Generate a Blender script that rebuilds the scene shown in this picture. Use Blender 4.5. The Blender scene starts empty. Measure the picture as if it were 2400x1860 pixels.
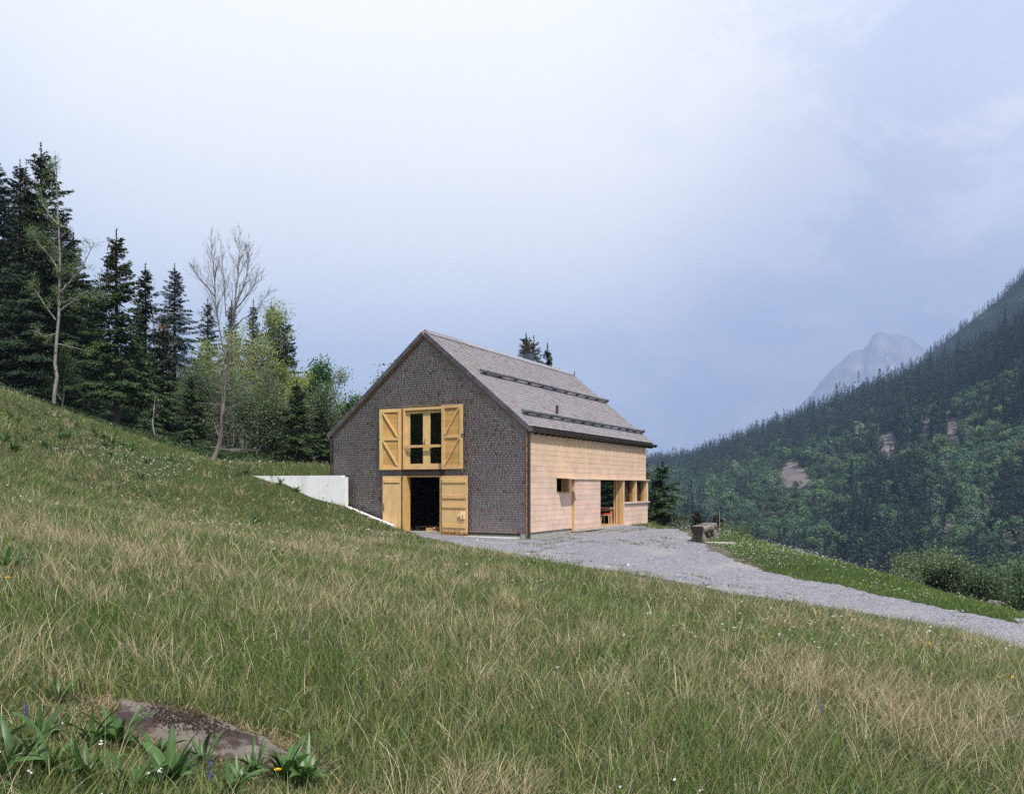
import bpy, math, random
import numpy as np
from mathutils import Vector, Matrix
sc = bpy.context.scene
C = sc.collection
R = math.radians
FPX, HOR, CAMZ = 2044.0, 1140.0, 1.9          # focal length / horizon of the 2400x1860 photograph, eye height

# ------------------------------------------------------------------ camera
cam_d = bpy.data.cameras.new('camera')
cam = bpy.data.objects.new('camera', cam_d)
C.objects.link(cam)
cam.location = (0, 0, CAMZ)
cam.rotation_euler = (R(90), 0, 0)
cam_d.sensor_width = 36.0
cam_d.lens = FPX / 2400.0 * 36.0
cam_d.shift_y = (HOR - 930.0) / 2400.0
cam_d.clip_start = 0.05
cam_d.clip_end = 20000
sc.camera = cam

# ------------------------------------------------------------------ sun, sky, exposure
SUN = Vector((0.526, -1.167, 1.9)).normalized()
sd = bpy.data.lights.new('sun', 'SUN')
sd.energy = 5.0
sd.angle = R(0.9)
sd.color = (1.0, 0.955, 0.89)
so = bpy.data.objects.new('sun', sd)
C.objects.link(so)
so.rotation_euler = SUN.to_track_quat('Z', 'Y').to_euler()

world = bpy.data.worlds.new('World')
sc.world = world
world.use_nodes = True
wt = world.node_tree
wt.nodes.clear()
def wn(t, **k):
    n = wt.nodes.new(t)
    for a, b in k.items(): setattr(n, a, b)
    return n
wl = wt.links.new
out = wn('ShaderNodeOutputWorld'); bg = wn('ShaderNodeBackground')
bg.inputs['Strength'].default_value = 0.1
wl(bg.outputs[0], out.inputs['Surface'])
sky = wn('ShaderNodeTexSky', sky_type='NISHITA')
sky.sun_disc = False
sky.sun_elevation = math.asin(SUN.z)
sky.sun_rotation = math.atan2(SUN.x, SUN.y)
sky.altitude = 1000
tc = wn('ShaderNodeTexCoord')
sep = wn('ShaderNodeSeparateXYZ'); wl(tc.outputs['Generated'], sep.inputs[0])
ramp = wn('ShaderNodeValToRGB'); wl(sep.outputs['Z'], ramp.inputs[0])
cr = ramp.color_ramp
cr.elements[0].position = 0.0; cr.elements[0].color = (.31, .44, .71, 1)
cr.elements[1].position = 1.0; cr.elements[1].color = (.42, .54, .80, 1)
for p, c in ((.07, (.42, .56, .84)), (.14, (.56, .70, .97)), (.24, (.70, .83, 1.06)), (.36, (.74, .86, 1.07)), (.52, (.66, .79, 1.06))):
    e = cr.elements.new(p); e.color = (*c, 1)
# veils of cloud: soft noise stretched along the horizon
mp = wn('ShaderNodeMapping'); wl(tc.outputs['Generated'], mp.inputs[0]); mp.inputs['Scale'].default_value = (1.6, 1.6, 2.7)
nz = wn('ShaderNodeTexNoise'); wl(mp.outputs[0], nz.inputs['Vector'])
nz.inputs['Scale'].default_value = 2.1; nz.inputs['Detail'].default_value = 8; nz.inputs['Roughness'].default_value = .56; nz.inputs['Distortion'].default_value = .5
nr = wn('ShaderNodeMapRange'); wl(nz.outputs['Fac'], nr.inputs[0])
nr.inputs[1].default_value = .40; nr.inputs[2].default_value = .68; nr.interpolation_type = 'SMOOTHSTEP'
def lobe(px, py, lo, hi):
    d = Vector(((px - 1200) / FPX, 1, (HOR - py) / FPX)).normalized()
    dp = wn('ShaderNodeVectorMath', operation='DOT_PRODUCT'); wl(tc.outputs['Generated'], dp.inputs[0]); dp.inputs[1].default_value = d
    m = wn('ShaderNodeMapRange'); wl(dp.outputs['Value'], m.inputs[0]); m.interpolation_type = 'SMOOTHERSTEP'
    m.inputs[1].default_value = math.cos(R(lo)); m.inputs[2].default_value = math.cos(R(hi)); return m
def wmix(fac, a, b, mult=1.0):
    m = wn('ShaderNodeMix', data_type='RGBA')
    if mult != 1.0:
        k = wn('ShaderNodeMath', operation='MULTIPLY'); wl(fac, k.inputs[0]); k.inputs[1].default_value = mult; fac = k.outputs[0]
    if isinstance(fac, float): m.inputs[0].default_value = fac
    else: wl(fac, m.inputs[0])
    for i, s in ((6, a), (7, b)):
        if isinstance(s, tuple): m.inputs[i].default_value = (*s, 1)
        else: wl(s, m.inputs[i])
    return m.outputs[2]
bright = lobe(840, 90, 36, 0)            # the thin place in the cloud
rightc = lobe(2250, 330, 36, 0)           # the pale lilac bank on the right
darkc = lobe(1900, 700, 16, 0)            # the darker hanging veil over the far peak
col = wmix(nr.outputs[0], ramp.outputs[0], (.98, 1.0, 1.09), .75)
sq = wn('ShaderNodeMath', operation='POWER'); wl(bright.outputs[0], sq.inputs[0]); sq.inputs[1].default_value = 1.9
nz2 = wn('ShaderNodeTexNoise'); wl(mp.outputs[0], nz2.inputs['Vector']); nz2.inputs['Scale'].default_value = 2.9; nz2.inputs['Detail'].default_value = 9; nz2.inputs['Roughness'].default_value = .6; nz2.inputs['Distortion'].default_value = .35
nr2 = wn('ShaderNodeMapRange'); wl(nz2.outputs['Fac'], nr2.inputs[0]); nr2.interpolation_type = 'SMOOTHSTEP'; nr2.inputs[1].default_value = .46; nr2.inputs[2].default_value = .60
rc = wn('ShaderNodeMath', operation='MULTIPLY'); wl(nr2.outputs[0], rc.inputs[0]); wl(rightc.outputs[0], rc.inputs[1])
col = wmix(rightc.outputs[0], col, (.82, .86, 1.02), .55)
col = wmix(rc.outputs[0], col, (1.14, 1.10, 1.16), .8)
dk = wn('ShaderNodeMath', operation='MULTIPLY'); wl(darkc.outputs[0], dk.inputs[0]); dk.inputs[1].default_value = .35
col = wmix(dk.outputs[0], col, (.44, .49, .70))
col = wmix(sq.outputs[0], col, (1.34, 1.32, 1.27), .92)
sc10 = wn('ShaderNodeVectorMath', operation='SCALE'); wl(col, sc10.inputs[0]); sc10.inputs['Scale'].default_value = 10.0
fin = wmix(0.94, sky.outputs[0], sc10.outputs[0])
wl(fin, bg.inputs['Color'])

sc.view_settings.view_transform = 'Standard'
sc.view_settings.look = 'None'
sc.view_settings.exposure = 0.20
sc.view_settings.gamma = 1.0
sc.view_settings.use_curve_mapping = False
sc.render.engine = 'CYCLES'
cy = sc.cycles
cy.max_bounces = 6; cy.diffuse_bounces = 3; cy.glossy_bounces = 2; cy.transmission_bounces = 4; cy.volume_bounces = 0; cy.transparent_max_bounces = 8
cy.use_denoising = False
cy.use_adaptive_sampling = False
sc.cycles.filter_width = 1.45
try:
    cy.denoiser = 'OPENIMAGEDENOISE'; cy.denoising_prefilter = 'ACCURATE'
except Exception: pass
cy.sample_clamp_indirect = 1.5

# ------------------------------------------------------------------ helpers
def tag(o, label=None, cat=None, group=None, kind=None):
    for k, v in (('label', label), ('category', cat), ('group', group), ('kind', kind)):
        if v: o[k] = v
    return o

def empty(name, loc=(0, 0, 0), rz=0.0):
    o = bpy.data.objects.new(name, None)
    C.objects.link(o); o.location = loc; o.rotation_euler = (0, 0, rz); o.empty_display_size = .3
    return o

def mesh(name, V, F, mats, parent=None, col=None, smooth=False, mi=None):
    V = np.asarray(V, np.float32).reshape(-1, 3); F = np.asarray(F, np.int32)
    me = bpy.data.meshes.new(name)
    k = F.shape[1]; n = F.shape[0]
    me.vertices.add(len(V)); me.vertices.foreach_set('co', V.ravel())
    me.loops.add(n * k); me.loops.foreach_set('vertex_index', F.ravel())
    me.polygons.add(n); me.polygons.foreach_set('loop_start', np.arange(0, n * k, k, dtype=np.int32))
    if mi is not None: me.polygons.foreach_set('material_index', np.asarray(mi, np.int32))
    if smooth: me.polygons.foreach_set('use_smooth', np.ones(n, bool))
    if col is not None:
        a = me.attributes.new('Col', 'FLOAT_COLOR', 'POINT')
        c4 = np.ones((len(V), 4), np.float32); c4[:, :3] = col
        a.data.foreach_set('color', c4.ravel())
    me.update(calc_edges=True)
    for m in (mats if isinstance(mats, (list, tuple)) else [mats]): me.materials.append(m)
    o = bpy.data.objects.new(name, me)
    C.objects.link(o)
    if parent: o.parent = parent
    return o

BOXF = np.array([[0, 1, 3, 2], [4, 6, 7, 5], [0, 4, 5, 1], [2, 3, 7, 6], [0, 2, 6, 4], [1, 5, 7, 3]])
class MB:
    """collects pieces of ONE part"""
    def __init__(s): s.V = []; s.F = []; s.c = []; s.m = []; s.n = 0
    def raw(s, V, F, col=(1, 1, 1), mi=0):
        V = np.asarray(V, float).reshape(-1, 3)
        s.V.append(V); s.F += [tuple(int(i) + s.n for i in f) for f in F]; s.m += [mi] * len(F)
        s.c.append(np.broadcast_to(np.asarray(col, float), (len(V), 3))); s.n += len(V)
    def box(s, x0, x1, y0, y1, z0, z1, col=(1, 1, 1), mi=0):
        s.raw([(x, y, z) for x in (x0, x1) for y in (y0, y1) for z in (z0, z1)], BOXF, col, mi)
    def obox(s, c, ax, ay, az, col=(1, 1, 1), mi=0):       # half-axes
        c, ax, ay, az = map(lambda q: np.asarray(q, float), (c, ax, ay, az))
        s.raw([c + i * ax + j * ay + k * az for i in (-1, 1) for j in (-1, 1) for k in (-1, 1)], BOXF if np.dot(np.cross(ax, ay), az) > 0 else BOXF[:, ::-1], col, mi)
    def bar(s, p, q, w, t, up=(0, 0, 1), col=(1, 1, 1), mi=0):
        p = Vector(p); q = Vector(q); d = (q - p); L = d.length; d.normalize()
        a = d.cross(Vector(up)); a = a.normalized() if a.length > 1e-4 else Vector((1, 0, 0)); b = a.cross(d)
        s.obox((p + q) / 2, d * L / 2, a * w / 2, b * t / 2, col, mi)
    def tube(s, pts, rad, n=8, col=(1, 1, 1), mi=0, caps=True):
        pts = [Vector(p) for p in pts]; k = len(pts)
        rad = [rad] * k if not hasattr(rad, '__len__') else rad
        V = []; ref = None
        for i, p in enumerate(pts):
            d = (pts[min(i + 1, k - 1)] - pts[max(i - 1, 0)]).normalized()
            if ref is None: ref = d.orthogonal().normalized()
            ref = (ref - d * ref.dot(d)).normalized(); b = d.cross(ref)
            for j in range(n):
                a = 2 * math.pi * j / n; V.append(p + (ref * math.cos(a) + b * math.sin(a)) * rad[i])
        F = [(i * n + j, i * n + (j + 1) % n, (i + 1) * n + (j + 1) % n, (i + 1) * n + j) for i in range(k - 1) for j in range(n)]
        if caps: F += [tuple(reversed(range(n))), tuple((k - 1) * n + j for j in range(n))]
        s.raw(V, F, col, mi)
    def build(s, name, mats, parent=None, smooth=False, bevel=0.0):
        me = bpy.data.meshes.new(name)
        V = np.concatenate(s.V); me.from_pydata(V.tolist(), [], s.F)
        for m in (mats if isinstance(mats, (list, tuple)) else [mats]): me.materials.append(m)
        me.polygons.foreach_set('material_index', np.array(s.m, np.int32))
        if smooth: me.polygons.foreach_set('use_smooth', np.ones(len(s.F), bool))
        a = me.attributes.new('Col', 'FLOAT_COLOR', 'POINT')
        c4 = np.ones((len(V), 4), np.float32); c4[:, :3] = np.concatenate(s.c); a.data.foreach_set('color', c4.ravel())
        me.update()
        o = bpy.data.objects.new(name, me); C.objects.link(o)
        if parent: o.parent = parent
        if bevel:
            b = o.modifiers.new('bevel', 'BEVEL'); b.width = bevel; b.segments = 2; b.limit_method = 'ANGLE'
        return o

def material(name, color=(.5, .5, .5), rough=.8, attr=False, noise=None, noise2=None, bump=None, metal=0.0, spec=.3, translucent=0.0, obj_rand=0.0):
    """noise: (scale xyz, amount) multiplies the colour; noise2: (scale, lo, hi, colour) lays a second colour in patches"""
    m = bpy.data.materials.new(name); m.use_nodes = True
    t = m.node_tree; t.nodes.clear(); L = t.links.new
    def N(k, **kw):
        n = t.nodes.new(k)
        for a, b in kw.items(): setattr(n, a, b)
        return n
    o = N('ShaderNodeOutputMaterial'); p = N('ShaderNodeBsdfPrincipled')
    p.inputs['Roughness'].default_value = rough; p.inputs['Metallic'].default_value = metal
    p.inputs['Specular IOR Level'].default_value = spec
    tco = N('ShaderNodeTexCoord')
    if attr:
        at = N('ShaderNodeAttribute', attribute_name='Col'); c = at.outputs['Color']
        if color != (1, 1, 1):
            mm = N('ShaderNodeMix', data_type='RGBA', blend_type='MULTIPLY'); mm.inputs[0].default_value = 1
            L(c, mm.inputs[6]); mm.inputs[7].default_value = (*color, 1); c = mm.outputs[2]
    else:
        rgb = N('ShaderNodeRGB'); rgb.outputs[0].default_value = (*color, 1); c = rgb.outputs[0]
    def field(scale, detail=4, rough_=.6):
        mpn = N('ShaderNodeMapping'); L(tco.outputs['Object'], mpn.inputs[0])
        mpn.inputs['Scale'].default_value = scale if hasattr(scale, '__len__') else (scale,) * 3
        n = N('ShaderNodeTexNoise'); L(mpn.outputs[0], n.inputs['Vector']); n.inputs['Scale'].default_value = 1
        n.inputs['Detail'].default_value = detail; n.inputs['Roughness'].default_value = rough_
        return n.outputs['Fac']
    if noise:
        for scale, amt in (noise if isinstance(noise, list) else [noise]):
            mr = N('ShaderNodeMapRange'); L(field(scale), mr.inputs[0])
            mr.inputs[1].default_value = .25; mr.inputs[2].default_value = .75
            mr.inputs[3].default_value = 1 - amt; mr.inputs[4].default_value = 1 + amt
            vm = N('ShaderNodeVectorMath', operation='SCALE'); L(c, vm.inputs[0]); L(mr.outputs[0], vm.inputs['Scale']); c = vm.outputs[0]
    if noise2:
        for scale, lo, hi, c2 in (noise2 if isinstance(noise2, list) else [noise2]):
            mr = N('ShaderNodeMapRange'); L(field(scale, 6), mr.inputs[0]); mr.inputs[1].default_value = lo; mr.inputs[2].default_value = hi
            mx = N('ShaderNodeMix', data_type='RGBA'); L(mr.outputs[0], mx.inputs[0]); L(c, mx.inputs[6]); mx.inputs[7].default_value = (*c2, 1); c = mx.outputs[2]
    if obj_rand:
        oi = N('ShaderNodeObjectInfo'); mr = N('ShaderNodeMapRange'); L(oi.outputs['Random'], mr.inputs[0])
        mr.inputs[3].default_value = 1 - obj_rand; mr.inputs[4].default_value = 1 + obj_rand
        vm = N('ShaderNodeVectorMath', operation='SCALE'); L(c, vm.inputs[0]); L(mr.outputs[0], vm.inputs['Scale']); c = vm.outputs[0]
    L(c, p.inputs['Base Color'])
    if bump:
        bn = N('ShaderNodeBump'); L(field(bump[0], 6), bn.inputs['Height']); bn.inputs['Strength'].default_value = bump[1]; bn.inputs['Distance'].default_value = bump[2]
        L(bn.outputs[0], p.inputs['Normal'])
    s = p.outputs[0]
    if translucent:
        tr = N('ShaderNodeBsdfTranslucent'); L(c, tr.inputs['Color']); mx = N('ShaderNodeMixShader'); mx.inputs[0].default_value = translucent
        L(s, mx.inputs[1]); L(tr.outputs[0], mx.inputs[2]); s = mx.outputs[0]
    L(s, o.inputs['Surface'])
    return m

def glass_material(name, tint=(.8, .85, .85), ior=1.5):
    m = bpy.data.materials.new(name); m.use_nodes = True; t = m.node_tree; t.nodes.clear(); L = t.links.new
    o = t.nodes.new('ShaderNodeOutputMaterial'); a = t.nodes.new('ShaderNodeBsdfTransparent'); b = t.nodes.new('ShaderNodeBsdfGlossy')
    f = t.nodes.new('ShaderNodeFresnel'); x = t.nodes.new('ShaderNodeMixShader'); f.inputs[0].default_value = ior
    a.inputs[0].default_value = (*tint, 1); b.inputs['Roughness'].default_value = .01
    L(f.outputs[0], x.inputs[0]); L(a.outputs[0], x.inputs[1]); L(b.outputs[0], x.inputs[2]); L(x.outputs[0], o.inputs['Surface'])
    return m

_fr = np.random.default_rng(5)
_FW = [(_fr.normal(size=2), _fr.uniform(0, 6.28)) for _ in range(24)]
def field2(x, y, scale, seed=0):
    """smooth pseudo-noise, about -1..1"""
    s = 0; a = 0
    for k in range(3):
        f = (2.0 ** k) / scale; w = .55 ** k
        for j in range(4):
            d, ph = _FW[(k * 4 + j + seed * 5) % 24]
            s = s + w * np.sin((x * d[0] + y * d[1]) * f + ph + seed * 1.7); a += w
    return s / a * 2.0

def pix(px, py, D):
    return np.array(((px - 1200) * D / FPX, D, CAMZ - (py - HOR) * D / FPX))
# ------------------------------------------------------------------ house frame (used by the ground too)
HX0, HY0 = .595, 32.0                       # near corner of the house
HRZ = math.atan2(-.455, .89)
_ca, _sa = math.cos(HRZ), math.sin(HRZ)
def to_local(x, y):
    dx, dy = x - HX0, y - HY0
    return dx * _ca + dy * _sa, -dx * _sa + dy * _ca
def to_world(lx, ly):
    return HX0 + lx * _ca - ly * _sa, HY0 + lx * _sa + ly * _ca

# ------------------------------------------------------------------ terrain from control points
CP = [pix(*p) for p in (
    (1200, 1860, 4.5), (0, 1860, 3.3), (2400, 1860, 5.2), (1700, 1500, 10.8), (2050, 1600, 9.0),
    (0, 914, 42), (122, 956, 45), (273, 1002, 46), (499, 1078, 42), (585, 1118, 37.3), (640, 1133, 36.9), (706, 1157, 36.2), (761, 1178, 35.6), (380, 1040, 43),
    (-250, 860, 36), (-500, 800, 34),
    (567, 1063, 56), (420, 1032, 62), (0, 892, 52), (690, 1099, 53), (755, 1109, 53), (250, 980, 60), (-300, 800, 50),
    (809, 1190, 35.0), (870, 1216, 34.4), (923, 1237, 34.0), (1000, 1258, 30.4), (1100, 1280, 27.0),
    (1240, 1310, 22.6), (1500, 1345, 19.9), (1700, 1388, 17.8), (2000, 1430, 16.7), (2400, 1515, 14.6),
    (1660, 1288, 27.0), (1800, 1340, 22.5), (2100, 1400, 19.3), (2400, 1465, 17.0),
    (1690, 1246, 36), (1900, 1301, 28.5), (2100, 1352, 23.5), (2250, 1402, 20.5), (2400, 1441, 18.6),
    (1545, 1232, 46), (1241, 1264, 32), (1650, 1272, 29.5))]
CP += [np.array(p, float) for p in (
    (-6, -6, 1.9), (0, -6, .45), (7, -6, -.9), (0, 0, .32), (6, 2, -.45), (-4, 1, 1.3), (9, 8, -.75),
    (2.5, 38, .0), (6.7, 44, -.05), (-1, 46, 1.6), (-5.1, 41.7, 2.2), (-7.5, 37.5, 2.3), (-9.6, 37.0, 2.35),
    (13.0, 38, -1.6), (14, 29, -2.2), (14.5, 22, -2.9), (14, 16, -2.8), (13, 10, -2.6), (16, 46, -3.2), (10, 52, -1.2),
    (4, 62, .6), (-12, 75, 5.2), (-30, 75, 12.0), (15, 75, -3.5), (-45, 40, 14.0), (-40, 5, 13.0), (-40, 75, 17.0), (-22, 5, 5.4), (16, -4, -4.0), (-25, -8, 6.5))]
CP = np.array(CP)
def _U(r2): return np.where(r2 > 1e-9, r2 * np.log(np.maximum(r2, 1e-9)), 0)
_n = len(CP)
_K = _U(((CP[:, None, :2] - CP[None, :, :2]) ** 2).sum(-1)) + np.eye(_n) * .6
_P = np.c_[np.ones(_n), CP[:, :2]]
_A = np.zeros((_n + 3, _n + 3)); _A[:_n, :_n] = _K; _A[:_n, _n:] = _P; _A[_n:, :_n] = _P.T
_w = np.linalg.solve(_A, np.r_[CP[:, 2], 0, 0, 0])
def _tps(x, y):
    o = np.empty(len(x))
    for i in range(0, len(x), 40000):
        a, b = x[i:i + 40000], y[i:i + 40000]
        o[i:i + 40000] = _U((a[:, None] - CP[:, 0]) ** 2 + (b[:, None] - CP[:, 1]) ** 2) @ _w[:_n] + _w[_n] + _w[_n + 1] * a + _w[_n + 2] * b
    return o
def hgt(x, y):
    x = np.atleast_1d(np.asarray(x, float)); y = np.atleast_1d(np.asarray(y, float))
    sh = np.broadcast(x, y).shape; x = np.broadcast_to(x, sh).ravel(); y = np.broadcast_to(y, sh).ravel()
    cx = np.clip(x, -44, 15.5); cyy = np.clip(y, -7, 74)
    z = _tps(cx, cyy)
    z += np.where(x < -44, np.minimum((-44 - x) * .3, 6), 0) - np.where(x > 15.5, (x - 15.5) * .62, 0)
    dy = np.maximum(0, y - 74); z -= dy * .35
    z -= np.maximum(0, -7 - y) * .05
    # small humps of the meadow, none on the yard and the road
    lx, ly = to_local(x, y)
    wild = 1 / (1 + np.exp((x - 1.5 - .05 * y) * .8))
    z += (field2(x, y, 2.2, 1) * .06 + field2(x, y, .8, 2) * .02) * np.clip(wild + .12, 0, 1)
    yard = (lx > -7.98) & (lx < 1.0) & (ly > -.42) & (ly < .4)
    z = np.where(yard, np.minimum(z, .03), z)
    inside = (lx > -8.9) & (lx < -.05) & (ly > .05) & (ly < 13.4)
    z = np.where(inside, np.minimum(z, -.15), z)
    z = np.minimum(z, 260); z = np.maximum(z, -131 + field2(x, y, 90, 3) * 2)
    return z.reshape(sh)
def h1(x, y): return float(hgt(x, y)[0])

def ground_at(px, py, d0=2.0, d1=90.0):
    D = np.linspace(d0, d1, 1200); x = (px - 1200) * D / FPX; r = CAMZ - (py - HOR) * D / FPX
    k = np.nonzero(hgt(x, D) >= r)[0]
    i = k[0] if len(k) else -1
    return float(x[i]), float(D[i])

def inpoly(x, y, P):
    r = np.zeros(np.shape(x), bool); n = len(P)
    for i in range(n):
        x0, y0 = P[i]; x1, y1 = P[(i + 1) % n]
        if y0 == y1: continue
        c = ((y0 > y) != (y1 > y)) & (x < (x1 - x0) * (y - y0) / (y1 - y0) + x0); r ^= c
    return r

road_px_near = [(990, 1259), (1060, 1273), (1130, 1288), (1240, 1311), (1340, 1325), (1500, 1348), (1620, 1370), (1700, 1390), (1850, 1409), (2000, 1432), (2200, 1470), (2400, 1518), (2700, 1605)]
road_px_far = [(2700, 1545), (2400, 1466), (2250, 1432), (2100, 1401), (1950, 1370), (1800, 1340), (1720, 1310), (1665, 1288), (1620, 1262), (1600, 1248)]
ROAD = [ground_at(*p) for p in road_px_near] + [(13.4, 9.6), (15.4, 11.4)] + [ground_at(*p) for p in road_px_far]
ROAD += [to_world(1.2, 12.2), to_world(.3, 11.0), to_world(-.6, 10.5), to_world(-.6, .6), to_world(-4.5, .6), to_world(-4.5, -1.2)]
def on_road(x, y, grow=0.0):
    wx = x + field2(x, y, .55, 4) * .20 + field2(x, y, .16, 3) * .11
    wy = y + field2(x, y, .6, 1) * .26 + field2(x, y, .18, 2) * .13
    return inpoly(wx, wy, ROAD)

def road_margin(x, y):
    """worn, stony, short-grassed strip along the uphill edge of the road"""
    k = .45 + .75 * np.clip((x - 0) / 2, 0, 1) * np.clip((7.5 - x) / 3, 0, 1)
    m = on_road(x, y + 1.0 * k) | on_road(x - .5 * k, y + 1.9 * k) | on_road(x - .2, y + .5)
    return m & ~on_road(x, y) & (field2(x, y, .9, 3) > -.35)
M = {}
M['soil'] = material('meadow_soil', rough=.95, attr=True, noise=((6, 6, 6), .35), bump=((14, 14, 14), .6, .05), spec=.1)
gx = np.unique(np.round(np.r_[-4400, -2600, -1500, -900, -560, -340, -220, -150, np.arange(-110, -44, 4), np.arange(-44, -15, .8), np.arange(-15, 14, .25), np.arange(14, 40, .8), np.arange(40, 120, 5), np.arange(120, 260, 12), 300, 400, 600, 900, 1400, 2200, 3200, 4400], 3))
gy = np.unique(np.round(np.r_[-560, -300, -160, -90, -50, -25, np.arange(-12, 0, .8), np.arange(0, 50, .25), np.arange(50, 90, .8), np.arange(90, 200, 6), 240, 300, 400, 560, 800, 1200, 1800, 2600, 3600, 4500], 3))
GX, GY = np.meshgrid(gx, gy)
GZ = hgt(GX, GY)
nx, ny = len(gx), len(gy)
idx = np.arange(nx * ny).reshape(ny, nx)
Fg = np.stack([idx[:-1, :-1], idx[:-1, 1:], idx[1:, 1:], idx[1:, :-1]], -1).reshape(-1, 4)
fx, fy = GX.ravel(), GY.ravel()
lush = np.clip((fx - .33 * fy * .0 - 5) / 4, 0, 1) * (fy > 8)
base = np.array((.070, .098, .030))[None] * (1 + .3 * field2(fx, fy, 1.5, 2))[:, None]
dry = np.clip(field2(fx, fy, 2.5, 0) * .5 + .4, 0, 1)[:, None]
gcol = base * (1 - dry * .5) + np.array((.13, .10, .05)) * dry * .5
gcol = gcol * (1 - lush[:, None]) + np.array((.055, .10, .022)) * lush[:, None]
# trampled, stony strip along the lower edge of the road
strip = road_margin(fx, fy)
gcol = np.where(strip[:, None], np.array((.24, .20, .145))[None], gcol)
far = (fx > 40) | (fy > 95)
gcol = np.where(far[:, None], np.array((.020, .034, .016))[None], gcol)
ground = mesh('ground', np.c_[fx, fy, GZ.ravel()], Fg, M['soil'], col=np.clip(gcol, .005, 1), smooth=True)
tag(ground, kind='structure')

# gravel yard and road: one sheet a little above the ground
M['gravel'] = None
def gravel_material():
    m = bpy.data.materials.new('road_gravel'); m.use_nodes = True; t = m.node_tree; t.nodes.clear(); L = t.links.new
    def N(k, **kw):
        n = t.nodes.new(k)
        for a, b in kw.items(): setattr(n, a, b)
        return n
    o = N('ShaderNodeOutputMaterial'); p = N('ShaderNodeBsdfPrincipled'); p.inputs['Roughness'].default_value = .85; p.inputs['Specular IOR Level'].default_value = .25
    tco = N('ShaderNodeTexCoord')
    vs = []
    for s in (34, 80):
        v = N('ShaderNodeTexVoronoi'); L(tco.outputs['Object'], v.inputs['Vector']); v.inputs['Scale'].default_value = s; v.inputs['Randomness'].default_value = 1; vs.append(v)
    r = N('ShaderNodeValToRGB'); sp = N('ShaderNodeSeparateXYZ'); L(vs[0].outputs['Color'], sp.inputs[0]); L(sp.outputs[0], r.inputs[0])
    e = r.color_ramp.elements; e[0].position = 0; e[0].color = (.12, .116, .122, 1); e[1].position = 1; e[1].color = (.42, .405, .42, 1)
    for q, c in ((.35, (.19, .182, .192)), (.7, (.25, .238, .25)), (.9, (.31, .296, .31))):
        k = r.color_ramp.elements.new(q); k.color = (*c, 1)
    r2 = N('ShaderNodeMapRange'); sp2 = N('ShaderNodeSeparateXYZ'); L(vs[1].outputs['Color'], sp2.inputs[0]); L(sp2.outputs[0], r2.inputs[0]); r2.inputs[3].default_value = .6; r2.inputs[4].default_value = 1.35
    vm = N('ShaderNodeVectorMath', operation='SCALE'); L(r.outputs[0], vm.inputs[0]); L(r2.outputs[0], vm.inputs['Scale'])
    n = N('ShaderNodeTexNoise'); L(tco.outputs['Object'], n.inputs['Vector']); n.inputs['Scale'].default_value = .55; n.inputs['Detail'].default_value = 5
    mr = N('ShaderNodeMapRange'); L(n.outputs['Fac'], mr.inputs[0]); mr.inputs[1].default_value = .52; mr.inputs[2].default_value = .70; mr.inputs[4].default_value = .55
    mx = N('ShaderNodeMix', data_type='RGBA'); L(mr.outputs[0], mx.inputs[0]); L(vm.outputs[0], mx.inputs[6]); mx.inputs[7].default_value = (.34, .30, .26, 1)
    L(mx.outputs[2], p.inputs['Base Color'])
    b = N('ShaderNodeBump'); L(vs[0].outputs['Distance'], b.inputs['Height']); b.inputs['Strength'].default_value = .9; b.inputs['Distance'].default_value = .015; b.invert = True
    L(b.outputs[0], p.inputs['Normal']); L(p.outputs[0], o.inputs['Surface']); return m
M['gravel'] = gravel_material()
st = .125
rx = np.arange(-5, 16.5, st); ry = np.arange(8.5, 48, st)
RX, RY = np.meshgrid(rx, ry); on = on_road(RX.ravel(), RY.ravel()).reshape(RX.shape)
ri = np.arange(RX.size).reshape(RX.shape)
cell = on[:-1, :-1] | on[:-1, 1:] | on[1:, 1:] | on[1:, :-1]
Fr = np.stack([ri[:-1, :-1], ri[:-1, 1:], ri[1:, 1:], ri[1:, :-1]], -1)[cell]
zr = np.full(RX.size, -1.0); use = np.unique(Fr)
bx, by = RX.ravel(), RY.ravel()
zr[use] = hgt(bx[use], by[use]) + np.where(on.ravel()[use], .022 + field2(bx[use], by[use], .7, 2) * .008, -.02)
remap = np.full(RX.size, -1); remap[use] = np.arange(len(use))
gravel = mesh('gravel_road', np.c_[bx[use], by[use], zr[use]], remap[Fr], M['gravel'], smooth=True)
tag(gravel, kind='structure')
# ------------------------------------------------------------------ the house  (local frame: x -9..0 along the gable, y 0..13.5 away, z up)
rs = np.random.default_rng(11)
M['shingle'] = material('weathered_shingle', (1, 1, 1), .85, attr=True, noise=[((1.2, 1.2, .8), .14)])
M['roofsh'] = material('roof_shingle', (1, 1, 1), .8, attr=True, noise=[((2, 2, 2), .1)] )
M['board'] = material('spruce_boards', (1, 1, 1), .62, attr=True, noise=[((30, 9, 60), .10), ((1.4, 1.2, 2), .16)], noise2=[((14, 24, 4.5), .57, .68, (.78, .63, .47)), ((5, 1.1, 16), .66, .80, (.44, .235, .10))], spec=.25, bump=((40, 9, 60), .08, .004))
M['fresh'] = material('fresh_spruce', (1, 1, 1), .6, attr=True, noise=[((34, 34, 2.2), .20), ((3, 3, 3), .13)], noise2=[((16, 16, 16), .76, .82, (.24, .12, .04))], spec=.3)
M['dirtydoor'] = material('fresh_spruce_rotting_foot', (1, 1, 1), .6, attr=True, noise=[((18, 18, 2.2), .12), ((3, 3, 3), .10)], noise2=[((16, 16, 16), .76, .82, (.24, .12, .04))], spec=.3)
M['inner'] = material('inner_wood', (.46, .27, .10), .6, noise=[((12, 12, 1.5), .2)])
M['dark'] = material('dark_interior', (.030, .022, .016), .9)
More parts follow.
